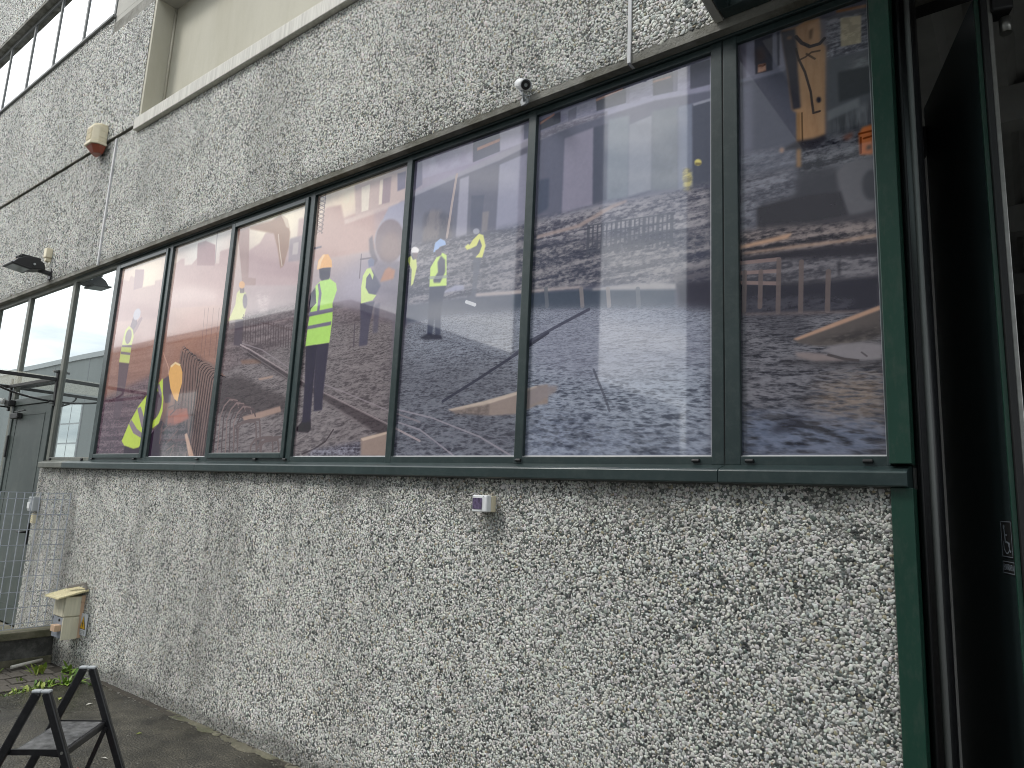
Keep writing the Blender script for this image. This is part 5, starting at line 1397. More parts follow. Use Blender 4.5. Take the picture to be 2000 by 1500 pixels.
# ------------------------------------------------------------------ side door
dr = thing('side_door', 'grey green steel door in the glazed bay behind the grating', 'door', (-8.5, 0, .12))
f = MB()
f.box(-9.085, -9.03, -.03, .05, .12, 2.42); f.box(-8.02, -7.955, -.03, .05, .12, 2.42); f.box(-9.03, -8.02, -.03, .05, 2.35, 2.42)
f.build('door_frame', M_doorpaint, dr, bevel=.003)
MB().box(-9.024, -8.026, -.018, .03, .13, 2.345).build('door_leaf', M_doorpaint, dr, bevel=.004)
pr = MB()
for q in ((-8.92, -8.13, 2.235, 2.243), (-8.92, -8.13, .30, .308), (-8.92, -8.912, .30, 2.24), (-8.138, -8.13, .30, 2.24)):
    pr.box(q[0], q[1], -.0215, -.017, q[2], q[3])
pr.build('pressed_panel', M_doorpaint, dr)
h = MB().box(-8.105, -8.06, -.030, -.018, .90, 1.12).build('handle_plate', M_black, dr, bevel=.004)
MB().tube([(-8.08, -.03, 1.03), (-8.08, -.075, 1.03), (-8.10, -.085, 1.03), (-8.20, -.082, 1.03)], .010).build('lever', M_black, h)
c = MB().box(-8.98, -8.76, -.07, -.019, 2.20, 2.26).build('door_closer', M_black, dr, bevel=.008)
MB().bar((-8.80, -.08, 2.265), (-8.45, -.10, 2.27), .02, .008).build('closer_arm', M_black, c)
MB().box(-9.06, -9.025, -.045, -.03, 1.78, 2.02).build('hinge', M_black, dr, bevel=.004)
lp = thing('door_lamp', 'small white dome lamp above the side door, top left corner', 'lamp', (-9.06, -.06, 2.38))
MB().box(-9.12, -8.99, -.10, -.031, 2.34, 2.41).build('lamp_body', M_black, lp, bevel=.012)
MB().tube([(-9.12, -.10, 2.395), (-9.20, -.17, 2.40), (-9.24, -.20, 2.40)], .035, 10, .02).build('lamp_dome', M_white, lp)

# ------------------------------------------------------------------ door awning
aw = thing('door_awning', 'black steel bracket awning with cream sheet over the side door', 'awning', (-8.5, 0, 2.57))
for x in (-7.93, -9.22):
    MB().bar((x, -.022, 2.30), (x, -.030, 2.67), .045, .02, (0, 1, 0)).build('wall_plate', M_black, aw, bevel=.003)
    MB().bar((x, -.03, 2.575), (x, -1.05, 2.560), .025, .034).build('arm', M_black, aw, bevel=.003)
    pts = [(x, -.03 - .62 * math.sin(t * math.pi / 2) ** 1.0, 2.345 + .205 * (1 - math.cos(t * math.pi / 2)) ** .9) for t in [k / 10 for k in range(11)]]
    MB().tube(pts, .010).build('curved_brace', M_black, aw)
MB().bar((-7.95, -.05, 2.575), (-9.20, -.05, 2.575), .03, .035).build('back_rail', M_black, aw, bevel=.003)
MB().bar((-7.95, -1.03, 2.562), (-9.20, -1.03, 2.562), .03, .03).build('front_rail', M_black, aw, bevel=.003)
MB().box(-9.21, -7.94, -1.02, -.02, 2.596, 2.602).build('roof_sheet', M_polycarb, aw)
MB().tube([(-7.93, -.03, 2.655), (-7.93, -.075, 2.655)], .016, 6).build('clamp_bolt', M_steelgrey, aw)
MB().tube([(-7.93, -.03, 2.33), (-7.93, -.065, 2.33)], .012, 6).build('clamp_bolt', M_steelgrey, aw)

# ------------------------------------------------------------------ upper window band
uw = thing('upper_window_band', 'upper storey window band with white sky glare, top left of the facade', 'window', (-10, 0, 6.6))
xs_ = [-13.45, -12.52, -11.62, -10.70, -9.77, -8.84, -7.98, -7.70]
for a, b in zip(xs_[:-1], xs_[1:]):
    MB().box(a, b, -.008, .004, 6.60, 7.80).build('pane', M_upglass, uw)
    MB().box(b - .022, b + .01 if b > -7.75 else b + .022, -.02, .06, 6.60, 7.78).build('mullion', M_steelgrey, uw, bevel=.003)
MB().box(-13.5, -7.70, -.018, .06, 7.79, 7.86).build('head_rail', M_steelgrey, uw, bevel=.003)
MB().prism([(.06, 6.612), (-.13, 6.604), (-.13, 6.572), (.06, 6.576)], 'x', -13.5, -7.69).build('sill', M_steelgrey, uw, bevel=.003)

# ------------------------------------------------------------------ fittings on the wall
sn = thing('alarm_siren', 'cream and red alarm siren box high on the pebble wall', 'alarm siren', (-7.51, -.1, 5.0))
def octo(w, y0, y1, ch):
    return [(-7.51 - w, y1), (-7.51 - w, y0 + ch), (-7.51 - w + ch, y0), (-7.51 + w - ch, y0), (-7.51 + w, y0 + ch), (-7.51 + w, y1)]
body = MB().prism(octo(.115, -.235, -.102, .05), 'z', 4.99, 5.17).prism(octo(.100, -.215, -.102, .045), 'z', 5.17, 5.20).build('housing', M_cream, sn, bevel=.012)
MB().prism(octo(.124, -.243, -.102, .052), 'z', 4.962, 4.992).build('rim', M_cream, sn, bevel=.004)
gm = MB()
for z in (5.015, 5.085):
    for k in range(7):
        gm.box(-7.568, -7.452, -.2405, -.2352, z + k * .008, z + k * .008 + .004)
gm.build('louvre_grille', M_cream, sn)
for z in (5.040, 5.112):
    MB().box(-7.3952, -7.3915, -.18, -.11, z, z + .018).build('side_groove', M_cream, sn)
lo = octo(.114, -.228, -.102, .048)
li = octo(.072, -.180, -.108, .04)
vs_ = [(a, b, 4.961) for a, b in lo] + [(a, b, 4.888) for a, b in li]
MB().add(vs_, [tuple(range(6)), tuple(range(11, 5, -1))] + [(i, i + 6, (i + 1) % 6 + 6, (i + 1) % 6) for i in range(6)]).build('lens', M_redlens, sn, bevel=.006)

cc = thing('security_camera', 'white bullet security camera on the wall just above the window head', 'camera', (-2.03, -.08, 3.71))
ax = Vector((.66, -.52, -.54)).normalized()
p0 = Vector((-2.050, -.105, 3.760))
p1 = p0 + ax * .145
MB().tube([p0 - ax * .004, p0 + ax * .006, p0 + ax * .02, p1 - ax * .004, p1], .026, 20).build('barrel', M_white, cc)
hd = MB()
side = ax.cross(Vector((0, 0, 1))).normalized(); upc = side.cross(ax)
ring, ring2, base = [], [], []
for k in range(15):
    t = math.pi * (-.12 + 1.24 * k / 14)
    d = side * math.cos(t) + upc * math.sin(t)
    ring.append(p0 + ax * .0 + d * .0305)
    ring2.append(p1 + ax * .012 + d * .0305)
    base.append(p1 + ax * .012 + d * .0275)
b0 = [p0 + (r_ - p0).normalized() * .0275 for r_ in ring]
vs_ = ring + ring2 + base + b0
fs_ = []
for k in range(14):
    fs_ += [(k, k + 1, 15 + k + 1, 15 + k), (15 + k, 15 + k + 1, 30 + k + 1, 30 + k), (30 + k, 30 + k + 1, 45 + k + 1, 45 + k)]
hd.add(vs_, fs_, True)
hd.build('sun_hood', M_white, cc)
ln = MB().tube([p1 - ax * .001, p1 + ax * .003], .0235, 20).build('lens_face', M_lensblack, cc)
MB().tube([p1 + ax * .003, p1 + ax * .005], .009, 14).build('lens', M_lensglass, ln)
MB().tube([p0 + ax * .03 - upc * .026, Vector((-2.01, -.12, 3.675)), Vector((-2.03, -.085, 3.665))], .008, 8).build('bracket', M_grey, cc)
MB().tube([(-2.03, -.078, 3.665), (-2.03, -.092, 3.665)], .022, 14).build('base_plate', M_grey, cc)
MB().tube([p0 + ax * .10 - upc * .028, p0 + ax * .12 - upc * .05, Vector((-1.97, -.12, 3.66)), Vector((-2.0, -.09, 3.645)), Vector((-2.05, -.082, 3.648))], .0035, 6).build('cable', M_grey, cc)

fl = thing('floodlight', 'black floodlight sticking out from the wall above the mirror glazing', 'lamp', (-8.41, -.1, 3.78))
MB().bar((-8.41, -.085, 3.765), (-8.41, -.20, 3.775), .05, .04).build('bracket', M_black, fl, bevel=.004)
MB().box(-8.45, -8.37, -.098, -.08, 3.70, 3.80).build('base_plate', M_black, fl, bevel=.003)
w_ = .105
prof = [(-.17, 3.775), (-.19, 3.842), (-.27, 3.872), (-.36, 3.865), (-.43, 3.825), (-.475, 3.765), (-.47, 3.752), (-.34, 3.742), (-.25, 3.755)]
MB().prism(prof, 'x', -8.41 - w_, -8.41 + w_).build('housing', M_black, fl, bevel=.012)
fr_ = MB()
fr_.prism([(-.49, 3.768), (-.49, 3.752), (-.30, 3.730), (-.30, 3.746)], 'x', -8.41 - .135, -8.41 + .135)
rim_ = fr_.build('front_rim', M_black, fl, bevel=.004)
MB().prism([(-.470, 3.7485), (-.470, 3.7465), (-.320, 3.7290), (-.320, 3.7310)], 'x', -8.41 - .112, -8.41 + .112).build('lamp_glass', M_lensglass, rim_)
for k in range(5):
    MB().box(-8.41 - .085 + k * .04, -8.41 - .079 + k * .04, -.40, -.22, 3.86, 3.885).build('cooling_fin', M_black, fl)
MB().tube([(-8.41 + .106, -.28, 3.80), (-8.41 + .118, -.28, 3.80)], .012, 8).build('pivot_bolt', M_grey, fl)
jb = thing('junction_box', 'yellowed junction box with cable above the floodlight', 'junction box', (-8.49, -.1, 4.0))
MB().box(-8.535, -8.455, -.145, -.081, 3.955, 4.065).build('box_body', M_cream, jb, bevel=.008)
MB().box(-8.52, -8.47, -.135, -.081, 3.915, 3.955).build('cable_gland', M_cream, jb, bevel=.006)
MB().tube([(-8.495, -.11, 3.92), (-8.49, -.115, 3.86), (-8.47, -.15, 3.82), (-8.44, -.19, 3.80)], .009, 8).build('cable', M_coping, jb)
MB().tube([(-8.44, -.10, 3.90), (-8.43, -.11, 3.86), (-8.46, -.14, 3.825), (-8.44, -.18, 3.79)], .006, 8).build('earth_wire', M_coping, jb)

sb = thing('socket_box', 'white weatherproof switch box with dark cover under the window sill', 'switch box', (-2.16, -.05, 1.545))
MB().box(-2.208, -2.116, -.086, -.045, 1.506, 1.585).build('back_box', M_cream, sb, bevel=.005)
MB().box(-2.209, -2.115, -.124, -.087, 1.505, 1.586).build('cover_frame', M_white, sb, bevel=.006)
fp = MB().box(-2.203, -2.145, -.1275, -.1245, 1.518, 1.572).build('flap_window', mat('tinted_flap', (0.11, 0.085, 0.15), 0.12, var=0.6, scale=70), sb, bevel=.001)
MB().box(-2.20, -2.15, -.127, -.1245, 1.5075, 1.5125).build('flap_hinge', M_white, sb)
for x in (-2.137, -2.205):
    MB().tube([(x, -.1245, 1.580), (x, -.1262, 1.580)], .0028, 8).build('screw', M_grey, sb)

ic = thing('intercom', 'grey intercom box on the wall corner behind the grating', 'intercom', (-7.83, -.05, 1.33))
MB().box(-7.925, -7.795, -.115, -.052, 1.245, 1.385).build('box_body', M_grey, ic, bevel=.008)
MB().box(-7.915, -7.855, -.122, -.116, 1.27, 1.33).build('front_plate', M_white, ic, bevel=.002)
yb = thing('bell_box', 'small yellowed bell box under the grey intercom', 'bell', (-7.84, -.05, 1.19))
MB().box(-7.865, -7.815, -.09, -.052, 1.13, 1.225).build('box_body', M_cream, yb, bevel=.005)
for k in range(4):
    MB().box(-7.86, -7.82, -.093, -.0905, 1.145 + k * .018, 1.152 + k * .018).build('slot', M_osb, yb)

# homemade wooden box with slanted roof
wb = thing('wooden_box', 'homemade wooden box with slanted yellow chipboard roof at the wall foot', 'box', (-6.55, -.13, .27))
MB().box(-6.70, -6.502, -.19, -.058, .265, .60).build('box_body', M_ply, wb, bevel=.003)
MB().box(-6.499, -6.483, -.205, -.085, .445, .600).build('side_board', M_ply, wb, bevel=.002)
MB().box(-6.499, -6.478, -.205, -.085, .258, .436).build('side_board', M_ply, wb, bevel=.002)
MB().box(-6.500, -6.484, -.084, -.056, .26, .335).build('back_post', M_pine, wb, bevel=.002)
MB().box(-6.500, -6.486, -.084, -.056, .337, .545).build('back_post', M_pine, wb, bevel=.002)
MB().box(-6.500, -6.484, -.084, -.056, .547, .605).build('back_post', M_pine, wb, bevel=.002)
MB().box(-6.70, -6.505, -.208, -.192, .44, .60).build('front_board', M_ply, wb, bevel=.002)
MB().box(-6.695, -6.51, -.200, -.192, .265, .43).build('front_board', M_galv, wb, bevel=.002)
MB().box(-6.60, -6.515, -.250, -.201, .325, .375).build('wood_block', M_pine, wb, bevel=.002)
MB().tube([(-6.57, -.199, .408), (-6.57, -.204, .408)], .012, 10).build('hole', M_black, wb)
rf = MB().add([(-6.72, -.285, .588), (-6.44, -.285, .592), (-6.44, -.055, .642), (-6.72, -.055, .645), (-6.725, -.280, .603), (-6.445, -.278, .607), (-6.44, -.055, .660), (-6.72, -.055, .662)],
              [(0, 3, 2, 1), (4, 5, 6, 7), (0, 1, 5, 4), (1, 2, 6, 5), (2, 3, 7, 6), (3, 0, 4, 7)]).build('roof_board', M_osb, wb, bevel=.004)
st = MB()
st.bar((-6.60, -.16, .665), (-6.47, -.075, .705), .035, .02); st.bar((-6.47, -.08, .70), (-6.45, -.07, .655), .025, .015)
st.build('driftwood_piece', M_bark, wb, bevel=.004)
ws = thing('warning_sign', 'white electrical hazard sign with yellow lightning triangle beside the wooden box', 'sign', (-6.42, -.06, .37))
MB().box(-6.500, -6.372, -.067, -.0625, .288, .462).build('plate', M_signwhite, ws, bevel=.001)
MB().prism([(-6.490, .338), (-6.382, .338), (-6.436, .448)], 'y', -.0685, -.0675).build('triangle_border', M_ink, ws)
MB().prism([(-6.481, .343), (-6.391, .343), (-6.436, .436)], 'y', -.0698, -.0688).build('triangle', M_yellow, ws)
MB().prism([(-6.436, .410), (-6.428, .408), (-6.432, .388), (-6.424, .388), (-6.434, .350), (-6.440, .380), (-6.447, .381)], 'y', -.0710, -.0700).build('lightning_bolt', M_ink, ws)
tx = MB()
for r_, (z, ws_) in enumerate(((.322, (.016, .010, .013, .018)), (.310, (.020, .012, .020)), (.298, (.014, .020, .010)))):
    x = -6.488
    for w in ws_:
        tx.prism([(x, z), (x + w, z), (x + w, z + .007), (x, z + .007)], 'y', -.0690, -.0680)
        x += w + .006
tx.prism([(-6.412, .302), (-6.386, .302), (-6.386, .328), (-6.412, .328)], 'y', -.0690, -.0680)
tx.build('small_print', M_grey, ws)

# ------------------------------------------------------------------ low wall with grating
lw = thing('low_wall', 'low dark block wall with mossy concrete coping at the landing', 'wall', (-7.1, -1.0, 0))
MB().box(-7.14, -7.005, -2.6, -.055, -.06, .205).build('wall_body', M_darkcon, lw, bevel=.004)
MB().box(-7.17, -6.965, -2.6, -.054, .205, .268).build('coping', M_dirtycon, lw, bevel=.008)
MB().box(-7.004, -6.985, -2.6, -.056, -.06, .04).build('footing', M_dirtycon, lw, bevel=.004)
ld = MB().box(-13.5, -7.142, -2.6, -.02, -.06, .12).build('landing', M_dirtycon)
struct(ld)
fe = thing('grating_fence', 'galvanised grating fence panel standing on the low mossy wall', 'fence', (-7.05, -.9, .29))
for k in range(31):
    y = -.075 - k * .0605
    MB().box(-7.056, -7.044, y - .0022, y + .0022, .285, 1.440).build('upright', M_galv, fe)
for k, z in enumerate([1.44, 1.385] + [1.385 - .132 * j for j in range(1, 9)] + [.287]):
    MB().box(-7.0355, -7.0305, -1.90, -.073, z - .0028, z + .0028).build('cross_rod', M_galv, fe)
pp = MB().tube([(-6.86, -.40, .012), (-6.88, -.28, .022), (-6.90, -.16, .03)], .014, 10).build('pipe_piece', M_coping)
tag(pp, 'short pale pipe lying at the foot of the low wall', 'pipe')

# ------------------------------------------------------------------ weeds
def weed(x, y, n, hgt, spread, kinds, label, zb=-.02):
    b = [MB(), MB(), MB()]
    q = random.Random(int(abs(x * 1000) + abs(y * 777)))
    for _ in range(n):
        a = q.uniform(0, 2 * math.pi)
        L = hgt * q.uniform(.5, 1.1)
        lean = q.uniform(.25, 1.0)
        w = L * q.uniform(.07, .14)
        bx, by = x + q.uniform(-1, 1) * spread, y + q.uniform(-1, 1) * spread
        dx, dy = math.cos(a), math.sin(a)
        sx, sy = -dy, dx
        pts = []
        S = 4
        for i in range(S + 1):
            t = i / S
            r_ = L * lean * t
            z = zb + L * (1 - .45 * lean) * t - .35 * L * lean * t * t
            ww = w * math.sin(math.pi * min(.97, .15 + .8 * t)) * (1 + .3 * q.uniform(-1, 1))
            cx, cy = bx + dx * r_, by + dy * r_
            pts += [(cx + sx * ww, cy + sy * ww, z + .15 * ww), (cx, cy, z - .12 * ww), (cx - sx * ww, cy - sy * ww, z + .15 * ww)]
        fs_ = []
        for i in range(S):
            for j in (0, 1):
                k = i * 3 + j
                fs_.append((k, k + 1, k + 4, k + 3))
        b[q.choice(kinds)].add(pts, fs_, True)
    t = thing('weed', label, 'weed', (x, y, zb), 'weeds growing along the slab edge')
    for m_, bb in zip(M_grass, b):
        if bb.v:
            bb.build('leaves', m_, t)


weed(-6.13, -.235, 34, .125, .06, (0, 0, 1), 'largest clump of broad bright weed leaves in the corner by the wall')
weed(-6.20, -.36, 34, .085, .07, (0, 1, 2), 'leafy weed clump left of the largest broad-leaved one')
weed(-6.15, -.47, 24, .08, .06, (0, 2), 'low yellow green weed midway along the slab edge')
weed(-6.13, -.60, 22, .07, .05, (0, 2), 'low weed on the slab edge behind the ladder top')
weed(-6.11, -.69, 18, .05, .04, (1, 2), 'flat creeping weed at the left end of the slab edge')
weed(-6.62, -.27, 18, .13, .05, (0, 2), 'upright pale weed standing among the pavers')
weed(-6.58, -.09, 14, .12, .04, (1, 0), 'small dark weed under the wooden box')
weed(-6.42, -.10, 12, .10, .03, (1, 0), 'small weed touching the pebble wall behind the ladder top')
weed(-6.48, -.45, 9, .05, .03, (2, 0), 'tiny yellowish weed tuft alone on the pavers')
weed(-6.85, -.50, 8, .09, .03, (0, 2), 'single weed tuft at the far left by the low wall')
weed(-5.98, -.125, 14, .09, .03, (1, 0), 'dark weed squeezed between slab corner and pebble wall')

# ------------------------------------------------------------------ step ladder
E_ = Vector((.72, .694, 0)).normalized()
S_ = Vector((-.70, .714, 0)).normalized()
A0 = Vector((-3.317, -1.487, 0))
WID = .402
ldr = thing('step_ladder', 'black folding two-step ladder standing on the concrete slab', 'ladder', tuple(A0 + S_ * WID / 2))
TOP = .70
def leg(side, sgn, k, nm):
    base = A0 + S_ * (WID * side)
    a = base + E_ * (sgn * .018) + Vector((0, 0, TOP))
    b = base + E_ * (sgn * (.018 + k * TOP)) + Vector((0, 0, .004))
    w = .034
    d = (b - a).normalized()
    o = MB().bar(a, b, .024, w, tuple(E_)).build(nm, M_ladder, ldr, bevel=.006)
    return a, b, o
for s in (0, 1):
    fa, fb, fo = leg(s, 1, .42, 'front_leg')
    ra, rb, ro = leg(s, -1, .40, 'rear_leg')
    for a, o in ((fa, fo), (ra, ro)):
        MB().bar(a + Vector((0, 0, -.002)), a + Vector((0, 0, .010)), .030, .036, tuple(E_)).build('end_cap', M_grey, o, bevel=.005)
    for b, o in ((fb, fo), (rb, ro)):
        MB().bar(b, b + (Vector((0, 0, .04))), .032, .042, tuple(E_)).build('rubber_foot', M_rubber, o, bevel=.004)
    for t in (.33, .43):
        q = fa.lerp(fb, t)
        outw = -S_ if s == 0 else S_
        MB().tube([q + outw * .011, q + outw * .015], .006, 8).build('rivet', M_alu, fo)
def frame_pt(side, sgn, z):
    k = .42 if sgn > 0 else .40
    return A0 + S_ * (WID * side) + E_ * (sgn * (.018 + k * (TOP - z))) + Vector((0, 0, z))
def tread(z, e0, e1, nm):
    """ribbed tread between the side frames from depth e0 to e1"""
    c0 = A0 + Vector((0, 0, z))
    b = MB()
    i0, i1 = .018, WID - .018
    def q(s, e, dz):
        return c0 + S_ * s + E_ * e + Vector((0, 0, dz))
    b.add([q(i0, e0, 0), q(i1, e0, 0), q(i1, e1, 0), q(i0, e1, 0), q(i0, e0, -.012), q(i1, e0, -.012), q(i1, e1, -.030), q(i0, e1, -.030)],
          [(0, 3, 2, 1), (4, 5, 6, 7), (0, 1, 5, 4), (1, 2, 6, 5), (2, 3, 7, 6), (3, 0, 4, 7)])
    t = b.build(nm, M_ladder, ldr, bevel=.004)
    rb_ = MB()
    nrib = 30
    for k in range(nrib):
        s = i0 + .012 + (i1 - i0 - .024) * k / (nrib - 1)
        rb_.bar(q(s, e0 + .012, .0015), q(s, e1 - .012, .0015), .006, .003)
    rb_.build('anti_slip_rib', mat('tread_rubber', (0.17, 0.17, 0.17), 0.4, var=.6, scale=30), t)
    return t
tread(.470, -.085, .115, 'upper_tread')
tread(.240, .015, .225, 'lower_tread')
for s in (0, 1):
    o = .014 if s == 0 else -.014
    MB().bar(frame_pt(s, -1, .465) + S_ * o, frame_pt(s, 1, .465) + S_ * o, .008, .022).build('tread_bracket', M_ladder, ldr)
    MB().bar(frame_pt(s, 1, .45) + S_ * o * 2, A0 + S_ * (WID * s + o * 2) + E_ * .06 + Vector((0, 0, .25)), .008, .018).build('folding_stay', M_ladder, ldr)
cen = A0 + S_ * (WID * .5)
MB().bar(cen + E_ * -.02 + Vector((0, 0, .255)), cen + E_ * .10 + Vector((0, 0, .33)), .03, .02).build('release_latch', M_red, ldr, bevel=.005)
MB().bar(frame_pt(0, -1, .18), frame_pt(1, -1, .18), .02, .03).build('rear_stretcher', M_ladder, ldr, bevel=.004)

# ------------------------------------------------------------------ doorway on the right
jp = thing('door_post', 'bright glossy green door post at the right end of the print', 'post', (-.35, 0, 0))
MB().box(-.386, -.318, -.075, .15, -.02, 1.672).build('lower_post', M_brightgreen, jp, bevel=.003)
MB().box(-.386, -.318, -.075, .15, 1.7525, 3.652).build('upper_post', M_brightgreen, jp, bevel=.003)
MB().box(-.3885, -.386, -.05, .02, 1.755, 3.65).build('white_seal', M_white, jp)
gd = thing('door_guide_profile', 'dark vertical brush seal profile beside the green post', 'profile', (-.27, .1, 0))
pro = [(-.316, .16), (-.316, .02), (-.300, .012), (-.292, .03), (-.275, .015), (-.258, .022), (-.247, .045), (-.243, .075), (-.250, .16)]
MB().prism(pro, 'z', 0, 3.60, True).build('guide_rail', M_ladder, gd)
MB().tube([(-.268, .012, 0.01), (-.268, .012, 3.55)], .010, 10).build('seal_strip', M_steelgrey, gd)
MB().tube([(-.300, .010, 0.01), (-.300, .010, 3.58)], .006, 8).build('gasket', M_rubber, gd)

N0 = Vector((-.055, .10, 0))
D_ = Vector((-.329, 1.0, 0)).normalized()
Nn = Vector((D_.y, -D_.x, 0))                      # to the right of the leaf
fd = thing('folding_door_leaf', 'tall dark green folding door leaf swung open into the hall', 'door', tuple(N0))
def leaf_box(name, m, s0, s1, t0, t1, z0, z1, parent, bevel=0.0):
    pts = []
    for z in (z0, z1):
        for s, t in ((s0, t0), (s0, t1), (s1, t1), (s1, t0)):
            p_ = N0 + D_ * s + Nn * t
            pts.append((p_.x, p_.y, z))
    return MB().add(pts, [(0, 3, 2, 1), (4, 5, 6, 7), (0, 1, 5, 4), (1, 2, 6, 5), (2, 3, 7, 6), (3, 0, 4, 7)]).build(name, m, parent, bevel)
leaf_box('leaf', M_leaf, .004, .785, 0, .045, .02, 3.535, fd, .004)
leaf_box('edge_strip', M_brightgreen, -.006, .003, -.004, .012, .02, 3.55, fd, .002)
leaf_box('edge_seal', M_rubber, -.018, .003, .0125, .035, .02, 3.55, fd, .004)
leaf_box('edge_rail', M_alu, -.010, .003, .0355, .052, .02, 3.55, fd, .003)
hb = leaf_box('top_hinge', M_black, -.03, .05, .046, .115, 3.44, 3.60, fd, .008)
MB().tube([N0 + D_ * .02 + Nn * .10 + Vector((0, 0, 3.43)), N0 + D_ * .02 + Nn * .10 + Vector((0, 0, 3.37))], .02, 12).build('roller', M_alu, hb)
leaf_box('guide_block', M_black, .74, .81, -.04, -.001, 3.28, 3.42, fd, .006)
# second leaf, further right, mostly beyond the frame
N0b = N0 + Vector((.62, 0, 0))

# signs on the leaf
def on_leaf(s, z, lift=.0):
    p_ = N0 + D_ * s - Nn * lift
    return (p_.x, p_.y, z)
def leaf_poly(b, pts, lift, th=.0006):
    n = len(pts)
    a = [on_leaf(s, z, lift) for s, z in pts]
    c = [on_leaf(s, z, lift - th) for s, z in pts]
    b.add(a + c, [tuple(range(n)), tuple(range(2 * n - 1, n - 1, -1))] + [(i, i + n, (i + 1) % n + n, (i + 1) % n) for i in range(n)])
asn = thing('access_sign', 'black wheelchair access sticker with small ENTRATA plate on the open door leaf', 'sign', on_leaf(.06, 1.40, .002))
b = MB(); leaf_poly(b, [(.118, 1.452), (.008, 1.452), (.008, 1.578), (.118, 1.578)], .002); b.build('icon_plate', M_ink, asn)
b = MB(); leaf_poly(b, [(.118, 1.398), (.004, 1.398), (.004, 1.446), (.118, 1.446)], .002); b.build('text_plate', M_ink, asn)
b = MB()
def lrect(s0, s1, z0, z1):
    leaf_poly(b, [(s1, z0), (s0, z0), (s0, z1), (s1, z1)], .0035)
for s0, s1, z0, z1 in ((.110, .112, 1.456, 1.574), (.014, .016, 1.456, 1.574), (.014, .112, 1.456, 1.4585), (.014, .112, 1.572, 1.5745),
                       (.112, .1135, 1.402, 1.442), (.009, .0105, 1.402, 1.442), (.009, .1135, 1.402, 1.4045), (.009, .1135, 1.4395, 1.442)):
    lrect(s0, s1, z0, z1)
b.build('frame_lines', M_greyink, asn)
b = MB()
def disc(cs, cz, r_, r2=0, a0=0, a1=2 * math.pi, n=20):
    for k in range(n):
        t0, t1 = a0 + (a1 - a0) * k / n, a0 + (a1 - a0) * (k + 1) / n
        leaf_poly(b, [(cs - r_ * math.cos(t0), cz + r_ * math.sin(t0)), (cs - r_ * math.cos(t1), cz + r_ * math.sin(t1)), (cs - r2 * math.cos(t1), cz + r2 * math.sin(t1)), (cs - r2 * math.cos(t0), cz + r2 * math.sin(t0))] if r2 else
                  [(cs, cz), (cs - r_ * math.cos(t0), cz + r_ * math.sin(t0)), (cs - r_ * math.cos(t1), cz + r_ * math.sin(t1))], .0035)
disc(.083, 1.556, .0075)
disc(.066, 1.495, .029, .0245, R(150), R(380), 26)
def stroke(pts, w):
    for (s0, z0), (s1, z1) in zip(pts[:-1], pts[1:]):
        d = math.hypot(s1 - s0, z1 - z0); nx, nz = -(z1 - z0) / d * w / 2, (s1 - s0) / d * w / 2
        leaf_poly(b, [(s0 + nx, z0 + nz), (s0 - nx, z0 - nz), (s1 - nx, z1 - nz), (s1 + nx, z1 + nz)], .0035)
stroke([(.081, 1.548), (.077, 1.506), (.050, 1.504), (.037, 1.474), (.028, 1.477)], .006)
stroke([(.079, 1.530), (.058, 1.529)], .0045)
b.build('wheelchair_icon', M_greyink, asn)
# ENTRATA, stroke letters
GL = {'E': [[(1, 0), (0, 0), (0, 1), (1, 1)], [(0, .5), (.8, .5)]], 'N': [[(0, 0), (0, 1), (1, 0), (1, 1)]], 'T': [[(0, 1), (1, 1)], [(.5, 0), (.5, 1)]],
      'R': [[(0, 0), (0, 1), (.9, 1), (.9, .52), (0, .52)], [(.4, .52), (1, 0)]], 'A': [[(0, 0), (.5, 1), (1, 0)], [(.2, .35), (.8, .35)]]}
b = MB()
for k, ch in enumerate('ENTRATA'):
    for st_ in GL[ch]:
        stroke([(.103 - k * .0128 - u_ * .0092, 1.413 + v_ * .018) for u_, v_ in st_], .0026)
b.build('lettering', M_greyink, asn)

# hall behind the doorway
room = MB()
room.box(-.37, -.36, .36, 9.0, 0, 5.2).box(4.2, 4.3, .25, 9.0, 0, 5.2).box(-.37, 4.3, 9.0, 9.1, 0, 5.2).box(2.4, 4.3, .0, .25, 0, 3.652)
struct(room.build('hall_walls', M_interior))
struct(MB().box(-.37, 4.3, .16, 9.0, -.05, -.002).build('hall_floor', M_oppwall))
cor = []
x = -.36
k = 0
while x < 4.2:
    cor += [(x, 3.95), (x + .12, 3.95), (x + .16, 4.02), (x + .24, 4.02)]
    x += .28
prof = cor + [(4.2, 4.3), (-.36, 4.3)]
struct(MB().prism(prof, 'y', .30, 9.0).build('hall_ceiling', M_interior))
for y in (1.6, 3.4, 5.2):
    bmh = MB().box(-.36, 4.2, y, y + .14, 3.74, 3.95).build('ceiling_beam', M_interior)
    tag(bmh, 'dim cross beam under the corrugated hall ceiling', 'beam', 'beams under the hall ceiling')

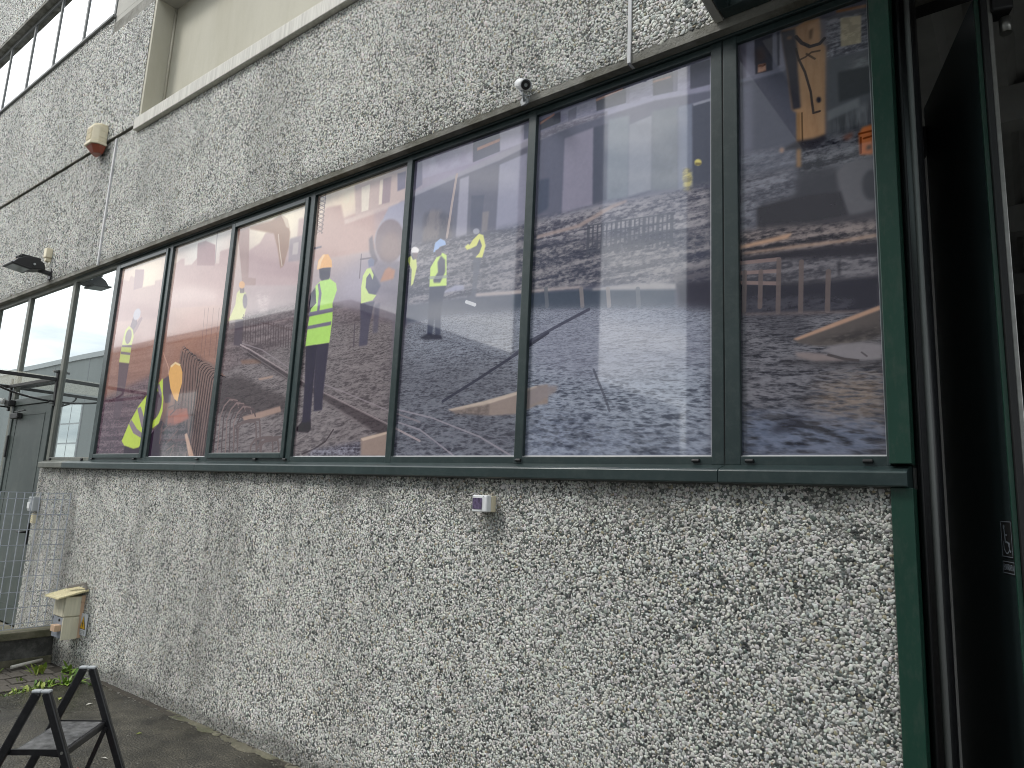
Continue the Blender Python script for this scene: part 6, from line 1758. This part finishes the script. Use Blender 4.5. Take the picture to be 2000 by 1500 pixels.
# canopy over the doorway
cn = thing('glass_canopy', 'dark green framed glass canopy over the doorway, top right corner', 'canopy', (.6, -.8, 3.72))
MB().box(-.948, 2.6, -.150, -.083, 3.695, 3.752).build('wall_beam', M_green, cn, bevel=.004)
MB().bar((-.925, -.151, 3.722), (-.925, -1.45, 3.80), .05, .062).build('side_beam', M_green, cn, bevel=.004)
MB().bar((2.5, -.151, 3.722), (2.5, -1.45, 3.80), .05, .06).build('side_beam', M_green, cn, bevel=.004)
MB().bar((-.95, -1.475, 3.80), (2.55, -1.475, 3.80), .05, .06).build('front_beam', M_green, cn, bevel=.004)
MB().bar((-.971, -.083, 3.715), (-.971, -1.5, 3.80), .036, .055).build('edge_flashing', M_beam, cn, bevel=.003)
MB().add([(-.898, -.152, 3.745), (2.47, -.152, 3.745), (2.47, -1.448, 3.823), (-.898, -1.448, 3.823), (-.898, -.152, 3.753), (2.47, -.152, 3.753), (2.47, -1.448, 3.831), (-.898, -1.448, 3.831)],
         [(0, 3, 2, 1), (4, 5, 6, 7), (0, 1, 5, 4), (1, 2, 6, 5), (2, 3, 7, 6), (3, 0, 4, 7)]).build('glass_pane', M_canopyglass, cn)

# ------------------------------------------------------------------ across the yard (seen mirrored in the glass)
ob = thing('opposite_warehouse', 'long grey precast warehouse across the yard, seen mirrored in the glazing', 'building', (-40, -12, 0))
MB().box(-110, -18.4, -40, -12, -.05, 7.85).build('wall', M_oppwall, ob)
MB().box(-110.1, -18.3, -40.1, -11.9, 7.85, 8.12).build('roof_trim', M_opptrim, ob)
for k in range(20):
    x = -21.0 - k * 4.5
    MB().box(x - .04, x + .04, -12.004, -11.99, 0, 7.84).build('panel_joint', M_oppdark, ob)
for x0 in (-41.4, -57.0, -30.0):
    wf = MB().box(x0, x0 + 2.4, -12.01, -11.95, 1.3, 5.5).build('window', M_opptrim, ob)
    for i in range(2):
        for j in range(4):
            MB().box(x0 + .08 + i * 1.16, x0 + 1.16 + i * 1.16, -11.949, -11.94, 1.38 + j * 1.03, 2.33 + j * 1.03).build('window_pane', M_clear, wf)
wsd = MB().box(-11.3, -10.8, -16, -12.0, -.05, 26).build('reflection_slab', M_oppwall)  # unseen slab, shaped to dim the mirrored strip beside the sky gap
tag(wsd, 'tall thin grey slab added across the yard, mirrored left of the bright gap', 'building')
dk_ = MB().box(-6.2, 14, -26, -12, -.05, 15).build('dark_shed', M_oppdark)  # unseen; height raised to keep sky out of the end pane's reflection
tag(dk_, 'dark clad shed across the yard, made tall to keep mirrored sky out', 'building')
